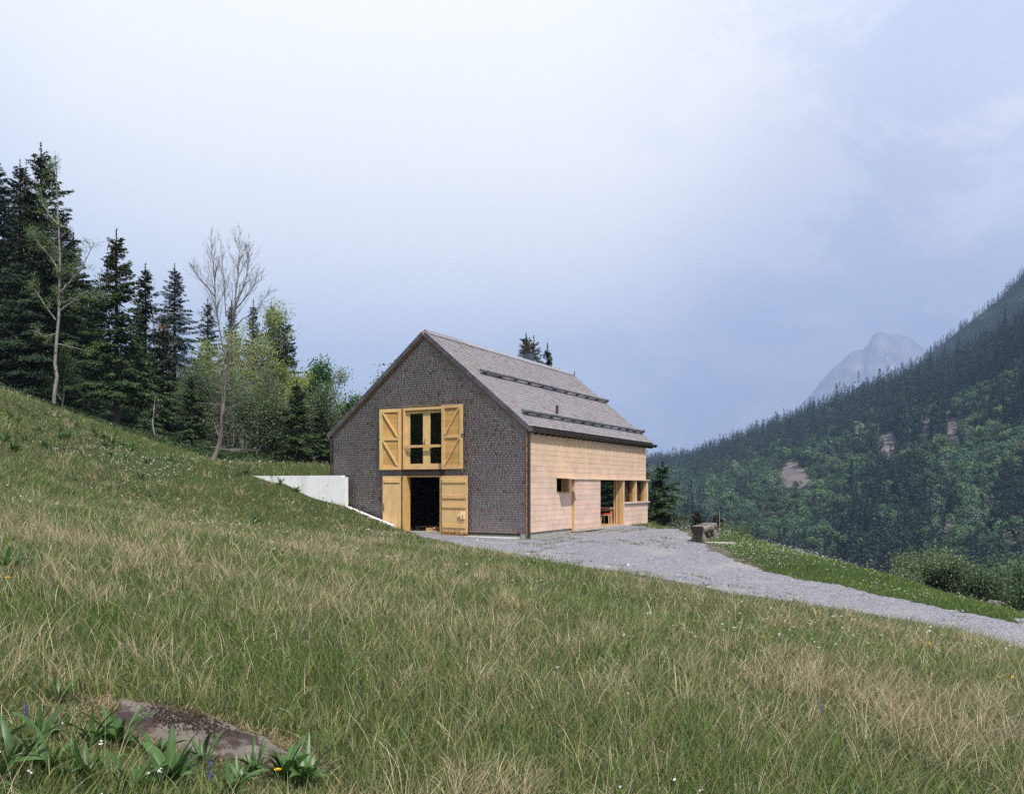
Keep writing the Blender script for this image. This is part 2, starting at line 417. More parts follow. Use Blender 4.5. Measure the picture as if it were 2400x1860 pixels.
M['copper'] = material('brown_copper', (.075, .050, .045), .45, metal=.55, noise=((6, 6, 6), .25), spec=.5)
M['steel'] = material('bright_metal', (.62, .63, .65), .3, metal=1.0)
M['grey_steel'] = material('dark_zinc', (.11, .115, .135), .5, metal=.6, noise=((5, 5, 5), .2))
M['log'] = material('silvered_log', (1, 1, 1), .85, attr=True, noise=[((14, 3, 14), .25), ((5, 5, 5), .2)], bump=((40, 6, 40), .5, .01))
M['concrete'] = material('concrete', (.80, .785, .755), .9, noise=[((1.2, 1.2, 1.2), .08), ((14, 14, 3), .05)], noise2=[((2.6, 2.6, .45), .55, .75, (.50, .485, .45))], bump=((30, 30, 30), .12, .005), spec=.2)
M['concrete_dim'] = material('old_concrete', (.33, .32, .27), .95, noise=[((2, 2, 2), .2)], bump=((30, 30, 30), .2, .005), spec=.15)
M['glass'] = glass_material('window_glass', (.62, .66, .64))

HOUSE = empty('wooden_house', (HX0, HY0, 0), HRZ)
tag(HOUSE, 'weathered wooden house with steep shingled roof and pale boarded long side', 'house')
W, LEN, EAVE, RIDGE, WB = 9.0, 13.5, 4.02, 7.80, .16
SL = (RIDGE - EAVE) / (W / 2)
pitch = math.atan(SL)
def roofline(x): return EAVE + SL * (W / 2 - abs(x + W / 2))

def rand_cols(n, base, var, rng):
    b = np.asarray(base, float)[None] * np.exp(rng.normal(0, var, (n, 1)))
    return b * (1 + rng.normal(0, .05, (n, 3)))

def shingles(O, A, S, Nn, rects, cols, ttop=.002, tbot=.014, thick=.012):
    """overlapping split shingles; rects a0,a1,s0,s1 with s running down the slope"""
    O, A, S, Nn = (np.asarray(q, float) for q in (O, A, S, Nn)); r = np.asarray(rects)
    def P(a, s, n): return O + a[:, None] * A + s[:, None] * S + np.broadcast_to(n, a.shape)[:, None] * Nn
    a0, a1, s0, s1 = r.T; k = len(r)
    jit = rs.uniform(-.0004, .0004, k)
    V = np.stack([P(a0, s0, ttop), P(a1, s0, ttop), P(a1, s1, tbot + jit), P(a0, s1, tbot + jit), P(a0, s1, tbot + jit - thick), P(a1, s1, tbot + jit - thick), P(a0, s0, -.004), P(a1, s0, -.004)], 1)
    f = np.array([[0, 3, 2, 1], [3, 4, 5, 2], [0, 6, 4, 3], [1, 2, 5, 7]])
    if np.dot(np.cross(A, S), Nn) > 0: f = f[:, ::-1]
    F = (f[None] + (np.arange(k) * 8)[:, None, None]).reshape(-1, 4)
    return V.reshape(-1, 3), F, np.repeat(cols, 8, 0)

def course(a_from, a_to, w0, w1, rng):
    a = a_from - rng.uniform(0, w0); o = []
    while a < a_to:
        w = rng.uniform(w0, w1); o.append((max(a, a_from), min(a + w - .0012, a_to))); a += w
    return [q for q in o if q[1] - q[0] > .02]

GOPEN = [(-5.50, -3.64, 2.32, 5.03), (-5.52, -3.64, -.2, 2.33)]
def gable_core(y0, y1, holes, mat, name, zb=0.0):
    """wall slab behind the cladding, pieced round the openings"""
    b = MB(); xs = sorted({-W + .02, -.02} | {h for q in holes for h in q[:2]})
    for xa, xb in zip(xs[:-1], xs[1:]):
        hs = sorted([(q[2], q[3]) for q in holes if q[0] <= xa + 1e-6 and q[1] >= xb - 1e-6])
        z = zb
        cuts = []
        for h0, h1 in hs:
            if h0 > z: cuts.append((z, h0))
            z = max(z, h1)
        for p, q in cuts: b.box(xa, xb, y0, y1, p, q)
        mid = -W / 2
        for sa, sb in ([(xa, mid), (mid, xb)] if xa < mid < xb else [(xa, xb)]):
            za, zb2 = roofline(sa) - .03, roofline(sb) - .03
            V = [(sa, y0, z), (sb, y0, z), (sb, y0, zb2), (sa, y0, za), (sa, y1, z), (sb, y1, z), (sb, y1, zb2), (sa, y1, za)]
            b.raw(V, [(0, 1, 2, 3), (5, 4, 7, 6), (0, 3, 7, 4), (1, 5, 6, 2), (0, 4, 5, 1), (3, 2, 6, 7)])
    return b.build(name, mat, HOUSE)

gable_core(.03, .22, GOPEN, M['dark'], 'gable_frame', .1)
# shingled gable
rects = []
e = .0885
nrow = int((RIDGE - WB) / e) + 1
for k in range(nrow):
    zb = WB + k * e; zt = zb + e + .02; zc = zb + e * .5
    if zc > RIDGE - .1: break
    half = (RIDGE - zt) / SL
    xa, xb = max(-W, -W / 2 - half - .01), min(0.0, -W / 2 + half + .01)
    if xb - xa < .06: continue
    iv = [(xa, xb)]
    for h in GOPEN:
        if h[2] < zc < h[3]: iv = [p for a, b in iv for p in ((a, min(b, h[0])), (max(a, h[1]), b)) if p[1] - p[0] > .03]
    for a, b in iv: rects += [(p, q, RIDGE - zt, RIDGE - zb + rs.uniform(-.0015, .0015)) for p, q in course(a, b, .06, .17, rs)]
rects = np.array(rects); k = len(rects)
cx_, cz_ = (rects[:, 0] + rects[:, 1]) / 2, RIDGE - rects[:, 3]
cols = rand_cols(k, (.312, .262, .248), .055, rs)
pale = rs.random(k) < .09; cols[pale] = rand_cols(pale.sum(), (.35, .32, .325), .06, rs)
brown = rs.random(k) < (.03 + .10 * (field2(cx_, cz_, 1.6, 2) > .2)); cols[brown] = rand_cols(brown.sum(), (.23, .16, .115), .15, rs)
edge = (RIDGE - cz_) / SL - np.abs(cx_ + W / 2)                # shingles kept dry under the verge stay orange
hot = (rs.random(k) < np.clip(1.15 - edge / .16, 0, 1) * .85) & (cz_ > EAVE - .3); cols[hot] = rand_cols(hot.sum(), (.46, .23, .075), .2, rs)
V, F, cc = shingles((0, .03, RIDGE), (1, 0, 0), (0, 0, -1), (0, -1, 0), rects, cols)
mesh('shingle_wall', V, F, M['shingle'], HOUSE, col=cc)
# orange corner board where gable and long side meet, and at the left corner
b = MB()
for z in np.arange(WB, EAVE - .05, e):
    b.box(-.066, -.012, -.040, -.008, z, z + e - .012, np.array((.36, .195, .08)) * rs.uniform(.6, 1.2))
b.build('corner_board', M['fresh'], HOUSE)

# ---- far gable with the big window of the dining room, and the hidden left side
gable_core(LEN - .2, LEN - .02, [(-4.2, -.30, .95, 2.12)], M['inner'], 'far_gable_wall', .1)
b = MB(); b.box(-W + .0, -W + .2, .22, LEN - .2, .1, EAVE); b.build('uphill_wall', M['inner'], HOUSE)

# ---- long side: boards
SOPEN = [(2.50, 3.78, 1.68, 2.24), (6.95, 9.80, .10, 2.2), (9.95, 11.63, 1.17, 2.2), (11.77, 13.28, 1.17, 2.2)]
b = MB()
ys = sorted({.2, LEN - .02} | {h for q in SOPEN for h in q[:2]})
for ya, yb in zip(ys[:-1], ys[1:]):
    z = .18
    for q in sorted(SOPEN, key=lambda q: q[2]):
        if q[0] <= ya + 1e-6 and q[1] >= yb - 1e-6:
            if q[2] > z: b.box(-.22, -.035, ya, yb, z, q[2])
            z = q[3]
    b.box(-.22, -.035, ya, yb, z, EAVE - .05)
b.build('side_frame', M['inner'], HOUSE)

def board_wall(name, y0, y1, z0, z1, x, holes, rng, parent=None, h=.207, thick=.022):
    b = MB(); z = z0
    while z < z1 - .04:
        zt = min(z + h * rng.uniform(.9, 1.08), z1)
        if z1 - zt < .08: zt = z1
        iv = [(y0, y1)]; zc = (z + zt) / 2
        cuts = sorted({z, zt} | {v for q in holes for v in q[2:] if z + .004 < v < zt - .004})
        for za, zb in zip(cuts[:-1], cuts[1:]):
            zc = (za + zb) / 2; iv = [(y0, y1)]
            for q in holes:
                if q[2] < zc < q[3]: iv = [p for a, c in iv for p in ((a, min(c, q[0])), (max(a, q[1]), c)) if p[1] - p[0] > .02]
            for a, c in iv:
                yy = a
                while yy < c - 1e-6:
                    ln = rng.uniform(2.2, 5.0); ye = yy + ln if c - yy - ln > .4 else c
                    sun = np.clip((2.95 - zc) / 1.2, 0, 1) * .5 + .5 * (zc < 3.45)  # tone weight by board height: cooler low down, warmer towards the eave
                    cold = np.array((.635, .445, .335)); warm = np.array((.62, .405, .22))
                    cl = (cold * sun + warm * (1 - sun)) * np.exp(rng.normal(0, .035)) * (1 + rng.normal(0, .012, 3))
                    # lapped board: its lower edge stands proud
                    xo, xi = x + thick, x + thick * .74
                    V = [(x - .02, yy, za), (xo, yy, za), (xi, yy, zb), (x - .02, yy, zb), (x - .02, ye, za), (xo, ye, za), (xi, ye, zb), (x - .02, ye, zb)]
                    b.raw(V, [(0, 1, 2, 3), (5, 4, 7, 6), (1, 5, 6, 2), (0, 4, 5, 1), (3, 2, 6, 7), (4, 0, 3, 7)], cl)
                    yy = ye
        z = zt
    return b.build(name, M['board'], parent or HOUSE)
board_wall('board_wall', .06, LEN, .21, EAVE - .04, 0, [(2.50, 3.78, 1.68, 2.24), (4.02, 9.92, .0, 2.2), (9.92, LEN + .1, .1, 2.2)], np.random.default_rng(3))
board_wall('window_apron', 9.95, LEN + .02, .07, 1.10, .085, [], np.random.default_rng(4))
pb = MB(); pb.box(.0, .083, 9.955, LEN + .01, .08, 1.1, (.5, .3, .12)); pb.build('apron_frame', M['fresh'], HOUSE)

# ---- foundation
b = MB()
b.box(-W + .04, -.10, .05, .3, -.3, WB - .006); b.box(-.32, -.03, .02, 4.6, -.3, .195); b.box(-.32, -.12, 4.6, LEN - .1, -.4, .05); b.box(-W + .1, -.3, LEN - .35, LEN - .1, -.4, .1)
b.build('foundation', M['concrete_dim'], HOUSE)
# ---- floors, ceiling, partition
b = MB(); b.box(-W + .2, -.22, .22, 4.9, -.12, .02); b.build('barn_floor', M['concrete_dim'], HOUSE)
b = MB(); b.box(-W + .2, -.035, 5.0, LEN - .2, -.1, .165); b.build('room_floor', M['inner'], HOUSE)
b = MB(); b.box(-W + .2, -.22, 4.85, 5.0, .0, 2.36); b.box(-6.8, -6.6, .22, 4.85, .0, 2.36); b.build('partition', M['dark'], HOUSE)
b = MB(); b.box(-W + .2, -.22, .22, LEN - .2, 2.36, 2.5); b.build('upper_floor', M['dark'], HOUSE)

# ---- roof: deck, shingles on both slopes
ROOF_Y0, ROOF_Y1, OV = -.10, 14.45, .05
b = MB()
for sgn in (1, -1):
    ex = -W / 2 + sgn * (W / 2 + OV); ez = EAVE - SL * OV
    t = .15 / math.cos(pitch)
    V = [(-W / 2, ROOF_Y0 + .02, RIDGE), (ex, ROOF_Y0 + .02, ez), (ex, ROOF_Y0 + .02, ez + t * .9), (-W / 2, ROOF_Y0 + .02, RIDGE + t * .9)]
    V += [(x, ROOF_Y1 - .02, z) for x, y, z in V]
    F = [(0, 1, 2, 3), (7, 6, 5, 4), (1, 5, 6, 2), (0, 4, 5, 1), (3, 2, 6, 7)]
    if sgn < 0: F = [tuple(reversed(f)) for f in F]
    b.raw(V, F, (.10, .06, .04))
roof = b.build('roof', M['inner'], HOUSE)
TOPT = .15 / math.cos(pitch) * .9
slope_len = (W / 2 + OV) / math.cos(pitch)
Vs, Fs, Cs, off = [], [], [], 0
for sgn in (1, -1):
    O = np.array((-W / 2, 0, RIDGE + TOPT)); S = np.array((sgn * math.cos(pitch), 0, -math.sin(pitch))); Nn = np.array((sgn * math.sin(pitch), 0, math.cos(pitch)))
    rects = []; er = .148; n = int(slope_len / er) + 1
    for k in range(n):
        s1 = slope_len + .05 - k * er; s0 = s1 - er - .03
        if s1 < .1: break
        rects += [(p, q, max(s0, 0), s1 + rs.uniform(-.014, .012)) for p, q in course(ROOF_Y0, ROOF_Y1, .07, .16, rs)]
    rects = np.array(rects); k = len(rects)
    cols = rand_cols(k, (.315, .283, .285), .05, rs)
    pal = rs.random(k) < .25; cols[pal] = rand_cols(pal.sum(), (.345, .315, .32), .05, rs)
    br = rs.random(k) < .05; cols[br] = rand_cols(br.sum(), (.24, .17, .13), .15, rs)
    V, F, cc = shingles(O, (0, 1, 0), S, Nn, rects, cols, .006, .036, .026)
    Vs.append(V); Fs.append(F + off); Cs.append(cc); off += len(V)
mesh('roof_shingles', np.concatenate(Vs), np.concatenate(Fs), M['roofsh'], roof, col=np.concatenate(Cs))
# verge: short overlapping shingle pieces seen edge-on along the gable
b = MB()
for sgn in (1, -1):
    S = np.array((sgn * math.cos(pitch), 0, -math.sin(pitch))); Nn = np.array((sgn * math.sin(pitch), 0, math.cos(pitch)))
    k = 0; s = 0.0
    while s < slope_len - .02:
        ln = .148; c = np.array((-W / 2, ROOF_Y0 - .012, RIDGE)) + S * (s + ln / 2) + Nn * (.068 + (0.0))
        cl = np.array((.085, .08, .09)) * rs.uniform(.75, 1.3)  # darker than the roof shingles: shade on the gable edge is put into colour
        tilt = (S + Nn * -.10); tilt /= np.linalg.norm(tilt); nn = (Nn + S * .10); nn /= np.linalg.norm(nn)
        b.obox(c, tilt * (ln / 2 - .006), np.array((0, .012, 0)), nn * .083, cl); s += ln
b.build('verge_shingles', M['shingle'], roof)
b = MB()
for sgn in (1, -1):
    S = np.array((sgn * math.cos(pitch), 0, -math.sin(pitch))); Nn = np.array((sgn * math.sin(pitch), 0, math.cos(pitch)))
    c = np.array((-W / 2, -.045, RIDGE)) + S * slope_len / 2 - Nn * .035
    b.obox(c, S * (slope_len / 2 - .03), np.array((0, .03, 0)), Nn * .028, (.27, .14, .06))
b.build('verge_board', M['fresh'], roof)
# ridge cap
b = MB()
for sgn in (1, -1):
    S = np.array((sgn * math.cos(pitch), 0, -math.sin(pitch))); Nn = np.array((sgn * math.sin(pitch), 0, math.cos(pitch)))
    y = ROOF_Y0 + .1
    while y < ROOF_Y1 - .02:
        ye = min(y + rs.uniform(1.6, 3.2), ROOF_Y1 - .02)
        c = np.array((-W / 2, (y + ye) / 2, RIDGE + TOPT + .052)) + S * .145 * (1 if sgn > 0 else .93)
        b.obox(c, np.array((0, (ye - y) / 2 - .004, 0)), S * .15, Nn * .016, np.array((.26, .245, .27)) * rs.uniform(.8, 1.15)); y = ye
b.build('ridge_cap', M['log'], roof)

# snow guard logs held off the roof by hooked brackets
def snow_guard(s, y0, y1, nb):
    S = np.array((math.cos(pitch), 0, -math.sin(pitch))); Nn = np.array((math.sin(pitch), 0, math.cos(pitch)))
    base = np.array((-W / 2, 0, RIDGE + TOPT)) + S * s
    ctr = base + Nn * .175
    b = MB(); ysn = np.linspace(y0, y1, 26)
    pts = [ctr + np.array((0, y, 0)) + Nn * rs.normal(0, .006) + S * rs.normal(0, .006) for y in ysn]
    b.tube(pts, [.078 + .012 * math.sin(y * 1.1) + rs.normal(0, .003) for y in ysn], 14, (.20, .19, .20))
    lg = b.build('snow_guard', M['log'], HOUSE, smooth=True)
    for y in np.linspace(y0 + .35, y1 - .12, nb):
        b = MB(); pr = []
        for a in np.linspace(-150, 95, 10):
            pr.append(ctr + (S * math.sin(R(a + 20)) - Nn * math.cos(R(a + 20))) * .098 + np.array((0, y, 0)))
        pr = [base + np.array((0, y, 0)) - S * .34 + Nn * .03, base + np.array((0, y, 0)) + S * .02 + Nn * .035] + pr[4:] 
        b.tube(pr, .024, 6); b.tube([base + np.array((0, y, 0)) + S * .0 + Nn * .03, ctr - Nn * .09 + np.array((0, y, 0))], .016, 6)
        b.build('bracket', M['grey_steel'], lg)
snow_guard(2.62, .75, 14.42, 11)
snow_guard(5.20, .42, 14.42, 13)

# eaves: gutter, its hooks, downpipes
def gutter(xc, sgn):
    b = MB(); n = 9; r = .095; zc = EAVE - SL * OV + .035
    prof = [(xc + r * math.cos(a), zc + .0 + r * math.sin(a) * 1.15) for a in np.linspace(math.pi, 2 * math.pi, n)]
    prof = [(xc - r, zc + .06)] + prof + [(xc + r + .006, zc + .03)]
    inn = [(x * .93 + xc * .07, z * .985 + zc * .015 + .003) for x, z in prof]
    ya, yb = -.06, 14.62; V = []
    ring = prof + inn[::-1]; m = len(ring)
    for y in (ya, yb): V += [(x, y + 0.0, z) for x, z in ring]
    F = [(i, (i + 1) % m, (i + 1) % m + m, i + m) for i in range(m)]
    F += [(i, m - 1 - i, m - 2 - i, i + 1) for i in range(m // 2 - 1)] + [(m + i + 1, 2 * m - 2 - i, 2 * m - 1 - i, m + i) for i in range(m // 2 - 1)]
    b.raw(V, F)
    return b.build('gutter', M['copper'], HOUSE)
gutter(OV + .12, 1); gutter(-W - OV - .05, -1)
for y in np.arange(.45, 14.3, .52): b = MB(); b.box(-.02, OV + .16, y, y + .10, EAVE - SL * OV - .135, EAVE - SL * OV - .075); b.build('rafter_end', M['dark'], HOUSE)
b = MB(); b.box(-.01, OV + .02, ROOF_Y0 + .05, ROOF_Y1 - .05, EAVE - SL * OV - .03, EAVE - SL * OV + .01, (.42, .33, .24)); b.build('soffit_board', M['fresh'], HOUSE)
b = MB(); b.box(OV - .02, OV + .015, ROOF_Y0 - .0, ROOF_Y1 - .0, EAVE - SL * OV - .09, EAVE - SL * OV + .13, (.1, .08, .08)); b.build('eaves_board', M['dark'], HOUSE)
def downpipe(x, y, top, zfoot, w=.055):
    b = MB(); b.tube([(x, y + .0, top), (x, y, zfoot)], w, 12)
    b.tube([(x, y, top + .12), (x, y, top - .04)], [w * 2.0, w * 1.02], 12)
    p = b.build('downpipe', M['copper'], HOUSE, smooth=False)
    b = MB()
    for z in (3.42, 1.15, .55):
        if z < top: b.tube([(x, y, z), (x, y, z + .035)], w * 1.18, 12)
    b.build('pipe_clip', M['grey_steel'], p)
downpipe(.045, -.02, EAVE - .10, -.02); downpipe(-W - .07, -.02, EAVE - .10, 1.6, .045)
# chimney with cowl, vent pipe
b = MB(); b.box(-5.22, -4.78, 10.03, 10.47, RIDGE - .5, RIDGE + .74); chim = b.build('chimney', M['grey_steel'], HOUSE, bevel=.01)
b = MB(); b.box(-5.25, -4.75, 10.0, 10.5, RIDGE + .74, RIDGE + .79); b.tube([(-5.0, 10.25, RIDGE + .77), (-5.0, 10.25, RIDGE + .93)], .085, 12); b.build('chimney_cap', M['copper'], chim)
b = MB()
pr = [(-5.22, 1.26), (-4.93, 1.26), (-4.98, 1.5), (-5.10, 1.82), (-5.22, 1.9), (-5.28, 1.78), (-5.24, 1.5)]
V = [(-5.0 + (x + 5.08) * .85, y, RIDGE + .90 + (z - 1.26) * .78) for y in (10.14, 10.36) for x, z in pr]; m = len(pr)
b.raw(V, [tuple(range(m)), tuple(reversed(range(m, 2 * m)))] + [((i + 1) % m, i, i + m, (i + 1) % m + m) for i in range(m)])
b.tube([(-5.1, 10.25, RIDGE + 1.36), (-5.1, 10.25, RIDGE + 1.58)], [.04, .03], 8)
b.build('cowl', M['dark'], chim)
Sx = 4.85 * math.cos(pitch); zz = RIDGE + TOPT - 4.85 * math.sin(pitch)
b = MB(); b.tube([(-W / 2 + Sx, 4.35, zz - .05), (-W / 2 + Sx, 4.35, zz + .42)], .055, 12); b.build('vent_pipe', M['copper'], HOUSE)

# ---- gable: steel beam, loft window, shutters, barn doors
b = MB(); b.box(-5.54, -3.60, -.03, .14, 2.335, 2.545); b.build('lintel_beam', M['copper'], HOUSE)
YE = (.62, .40, .165)
def yel(v=1.0): return np.array(YE) * v * (1 + rs.normal(0, .03, 3))
b = MB()
b.box(-5.56, -3.60, -.06, .2, 2.548, 2.58, (.30, .17, .12), 1)
b.box(-5.50, -5.40, -.035, .2, 2.58, 5.0, yel()); b.box(-3.66, -3.64, -.035, .2, 2.58, 5.0, yel()); b.box(-5.40, -3.66, -.033, .2, 4.90, 5.0, yel())
wf = b.build('loft_window', [M['fresh'], M['copper']], HOUSE)
b = MB()
b.box(-5.40, -5.24, .07, .15, 2.58, 4.90, yel(1.05)); b.box(-3.72, -3.66, .07, .15, 2.58, 4.90, yel(1.05)); b.box(-4.62, -4.30, .068, .15, 2.58, 4.9, yel(1.05))
b.box(-5.24, -4.62, .07, .15, 4.77, 4.90, yel(1.05)); b.box(-4.30, -3.72, .07, .15, 4.77, 4.90, yel(1.05)); b.box(-5.24, -4.62, .07, .15, 2.58, 2.80, yel(1.05)); b.box(-4.30, -3.72, .07, .15, 2.58, 2.80, yel(1.05))
b.build('sash', M['fresh'], wf)
for x0, x1 in ((-5.24, -4.62), (-4.30, -3.72)):
    b = MB(); b.box(x0 - .01, x1 + .01, .105, .112, 2.79, 4.78); b.build('pane', M['glass'], wf)
b = MB(); b.box(-4.53, -4.50, .045, .07, 3.50, 3.78); b.box(-4.66, -4.50, .02, .045, 3.63, 3.655); b.build('handle', M['steel'], wf)
b = MB(); b.box(-5.40, -3.66, -.07, -.028, 3.43, 3.53, (.58, .36, .15)); b.box(-5.30, -5.27, -.03, .07, 3.40, 3.45, (.6, .6, .6)); b.box(-4.27, -4.24, -.03, .07, 3.40, 3.45, (.6, .6, .6)); b.build('guard_rail', M['fresh'], wf)
# dim room behind the loft window
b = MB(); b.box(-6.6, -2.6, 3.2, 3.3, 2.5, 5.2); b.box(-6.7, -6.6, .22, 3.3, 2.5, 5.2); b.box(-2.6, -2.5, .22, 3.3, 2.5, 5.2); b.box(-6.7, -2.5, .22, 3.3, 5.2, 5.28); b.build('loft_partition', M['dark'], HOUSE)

def shutter(hx, sgn, w, z0, z1, ang, diag):
    """open leaf hinged at hx; sgn -1 opens to the left"""
    t = empty('shutter', (hx, -.05, 0), 0); t.parent = HOUSE
    t.rotation_euler = (0, 0, -R(ang) * sgn)
    t['label'] = 'yellow plank shutter with zigzag bracing, folded open'
    # planked panel; shade of the recess is put into its deeper orange
    b = MB(); z = z0 + .0
    while z < z1 - .01:
        zt = min(z + rs.uniform(.17, .235), z1); zt = z1 if z1 - zt < .09 else zt
        X = sorted((sgn * .0, sgn * w)); b.box(X[0], X[1], -.032, -.008, z, zt - .004, yel(rs.uniform(.72, .98)) * np.array((1, .90, .70))); z = zt
    b.build('plank_panel', M['fresh'], t)
    f = MB(); s = .125
    def bx(a, c, z_0, z_1, dy=.0): X = sorted((sgn * a, sgn * c)); f.box(X[0], X[1], -.078 + dy, -.032, z_0, z_1, yel())
    bx(0, s, z0, z1); bx(w - s, w, z0, z1); bx(s, w - s, z1 - s, z1, .002); bx(s, w - s, z0, z0 + s, .002); zm = z0 + (z1 - z0) * .505; bx(s, w - s, zm - .05, zm + .05, .002)
    f.build('leaf_frame', M['fresh'], t)
    for za, zb in ((z0 + s, zm - .05), (zm + .05, z1 - s)):
        d = MB(); p, q = (sgn * (w - s - .02), -.054, zb - .02), (sgn * (s + .02), -.054, za + .02)
        if diag < 0: p, q = (sgn * (s + .02), -.054, za + .02), (sgn * (w - s - .02), -.054, zb - .02)
        d.bar(p, q, .044, .10, (0, 1, 0), yel(1.05)); d.build('brace', M['fresh'], t)
    h = MB(); h.box(*sorted((sgn * (w - .03), sgn * (w + .012))), -.1, -.03, zm - .02, zm + .1); h.build('latch', M['steel'], t)
    return t
sl = shutter(-5.54, -1, .93, 2.57, 4.97, 10, 1)
sl['label'] = 'yellow shutter left of the loft window, braces falling to the right'
sr = shutter(-3.64, 1, .96, 2.575, 5.03, 4, -1)
sr['label'] = 'yellow shutter right of the loft window, braces rising to the right'
sr.location.y = -.06
def barn_door(hx, sgn, w, z0, z1, ang, battens, mats):
    t = empty('barn_door', (hx, -.05, 0), 0); t.parent = HOUSE; t.rotation_euler = (0, 0, -R(ang) * sgn)
    b = MB(); x = 0
    while x < w - .01:
        xe = min(x + rs.uniform(.13, .17), w); xe = w if w - xe < .07 else xe
        X = sorted((sgn * x, sgn * (xe - .003))); b.box(X[0], X[1], -.05, -.008, z0, z1, yel(rs.uniform(.97, 1.06)) * np.array((1.0, 1.0, 1.12))); x = xe
    b.build('plank_panel', mats, t)
    for zb in battens:
        b = MB(); X = sorted((sgn * .04, sgn * (w - .07))); b.box(X[0], X[1], -.085, -.05, zb, zb + .12, yel(1.03)); b.build('batten', M['fresh'], t)
    return t
bd = barn_door(-5.56, -1, .80, .03, 2.32, 8, (2.06,), M['fresh']); bd['label'] = 'narrow barn door leaf behind the low concrete kerb'
b = MB(); b.box(-.76, -.73, -.075, -.05, .95, 1.25); b.box(-.78, -.70, -.09, -.07, 1.02, 1.05); b.build('handle', M['steel'], bd)
# rotting foot of the wide leaf: stained planks (wear with its own shape)
rb = M['dirtydoor']; t = rb.node_tree; pr = [n for n in t.nodes if n.type == 'BSDF_PRINCIPLED'][0]
src = pr.inputs['Base Color'].links[0].from_socket
tco = [n for n in t.nodes if n.type == 'TEX_COORD'][0]; sp = t.nodes.new('ShaderNodeSeparateXYZ'); t.links.new(tco.outputs['Object'], sp.inputs[0])
nzz = t.nodes.new('ShaderNodeTexNoise'); nzz.inputs['Scale'].default_value = 9; nzz.inputs['Detail'].default_value = 6; t.links.new(tco.outputs['Object'], nzz.inputs['Vector'])
ad = t.nodes.new('ShaderNodeMath'); ad.operation = 'MULTIPLY_ADD'; t.links.new(nzz.outputs['Fac'], ad.inputs[0]); ad.inputs[1].default_value = .5; t.links.new(sp.outputs['Z'], ad.inputs[2])
mr = t.nodes.new('ShaderNodeMapRange'); t.links.new(ad.outputs[0], mr.inputs[0]); mr.inputs[1].default_value = .34; mr.inputs[2].default_value = .52; mr.inputs[3].default_value = 1; mr.inputs[4].default_value = 0
mx = t.nodes.new('ShaderNodeMix'); mx.data_type = 'RGBA'; t.links.new(mr.outputs[0], mx.inputs[0]); t.links.new(src, mx.inputs[6]); mx.inputs[7].default_value = (.20, .09, .025, 1); t.links.new(mx.outputs[2], pr.inputs['Base Color'])
bd2 = barn_door(-3.64, 1, 1.17, .03, 2.32, 3, (2.05, 1.45, 1.09, .33), M['dirtydoor']); bd2['label'] = 'wide barn door leaf with four battens and a stained foot'
bd2.location.y = -.06
b = MB(); b.box(.82, .86, -.14, -.05, .78, .84, (.78, .58, .34)); b.box(.90, .945, -.13, -.05, .68, .95, (.80, .62, .40)); b.box(1.02, 1.06, -.13, -.05, .68, .95, (.80, .62, .40)); b.box(.78, 1.08, -.115, -.085, .80, .84, (.78, .58, .34)); b.build('handle', M['fresh'], bd2)
b = MB(); b.box(-5.52, -5.33, -.03, .24, .0, 2.325, (.60, .36, .12)); b.box(-3.80, -3.645, -.01, .24, .0, 2.325, (.60, .36, .12)); b.box(-5.33, -3.80, -.01, .24, 2.28, 2.33, (.60, .36, .12)); b.build('door_frame', M['fresh'], HOUSE)
for z in (2.2, .3, 2.7, 4.8):
    b = MB(); b.box(-5.58, -5.50, -.075, -.04, z, z + .12); b.build('hinge', M['grey_steel'], HOUSE)

# ---- long side: small window with raised flap
b = MB(); LT = (.60, .44, .30); ORG = (.58, .36, .155)
b.box(-.2, .012, 2.50, 2.53, 1.68, 2.22, ORG); b.box(-.2, .012, 3.72, 3.78, 1.68, 2.22, ORG); b.box(-.2, .03, 2.46, 3.78, 1.635, 1.68, ORG)
sw = b.build('hatch_window', M['fresh'], HOUSE)
b = MB(); b.box(-.24, -.16, 3.53, 3.58, 1.68, 2.22, ORG); b.box(-.86, -.80, 3.53, 3.58, 1.68, 2.22, ORG); b.box(-.80, -.24, 3.53, 3.58, 1.68, 1.72, ORG); b.box(-.80, -.24, 3.53, 3.58, 2.20, 2.22, ORG); b.build('sash', M['fresh'], sw)
b = MB(); b.box(-.80, -.24, 3.55, 3.556, 1.72, 2.20); b.build('pane', M['glass'], sw)
b = MB(); cl = (.66, .50, .31); b.raw([(.03, 2.46, 2.235), (.03, 3.82, 2.235), (.60, 3.82, 2.205), (.60, 2.46, 2.205), (.03, 2.46, 2.26), (.03, 3.82, 2.26), (.60, 3.82, 2.23), (.60, 2.46, 2.23)], [(0, 1, 2, 3), (7, 6, 5, 4), (1, 0, 4, 5), (2, 1, 5, 6), (3, 2, 6, 7), (0, 3, 7, 4)], cl)
b.build('raised_flap', M['fresh'], sw)
b = MB(); b.tube([(.02, 3.62, 1.72), (.50, 3.62, 2.21)], .008, 6); b.build('prop_rod', M['grey_steel'], sw)
b = MB(); b.box(-1.2, -1.1, 1.6, 4.6, .9, 2.36); b.box(-1.1, -.22, 1.5, 1.6, .9, 2.36); b.box(-1.1, -.22, 4.6, 4.7, .9, 2.36); b.box(-1.2, -.22, 1.5, 4.7, .9, 1.0); b.build('closet_partition', M['dark'], HOUSE)
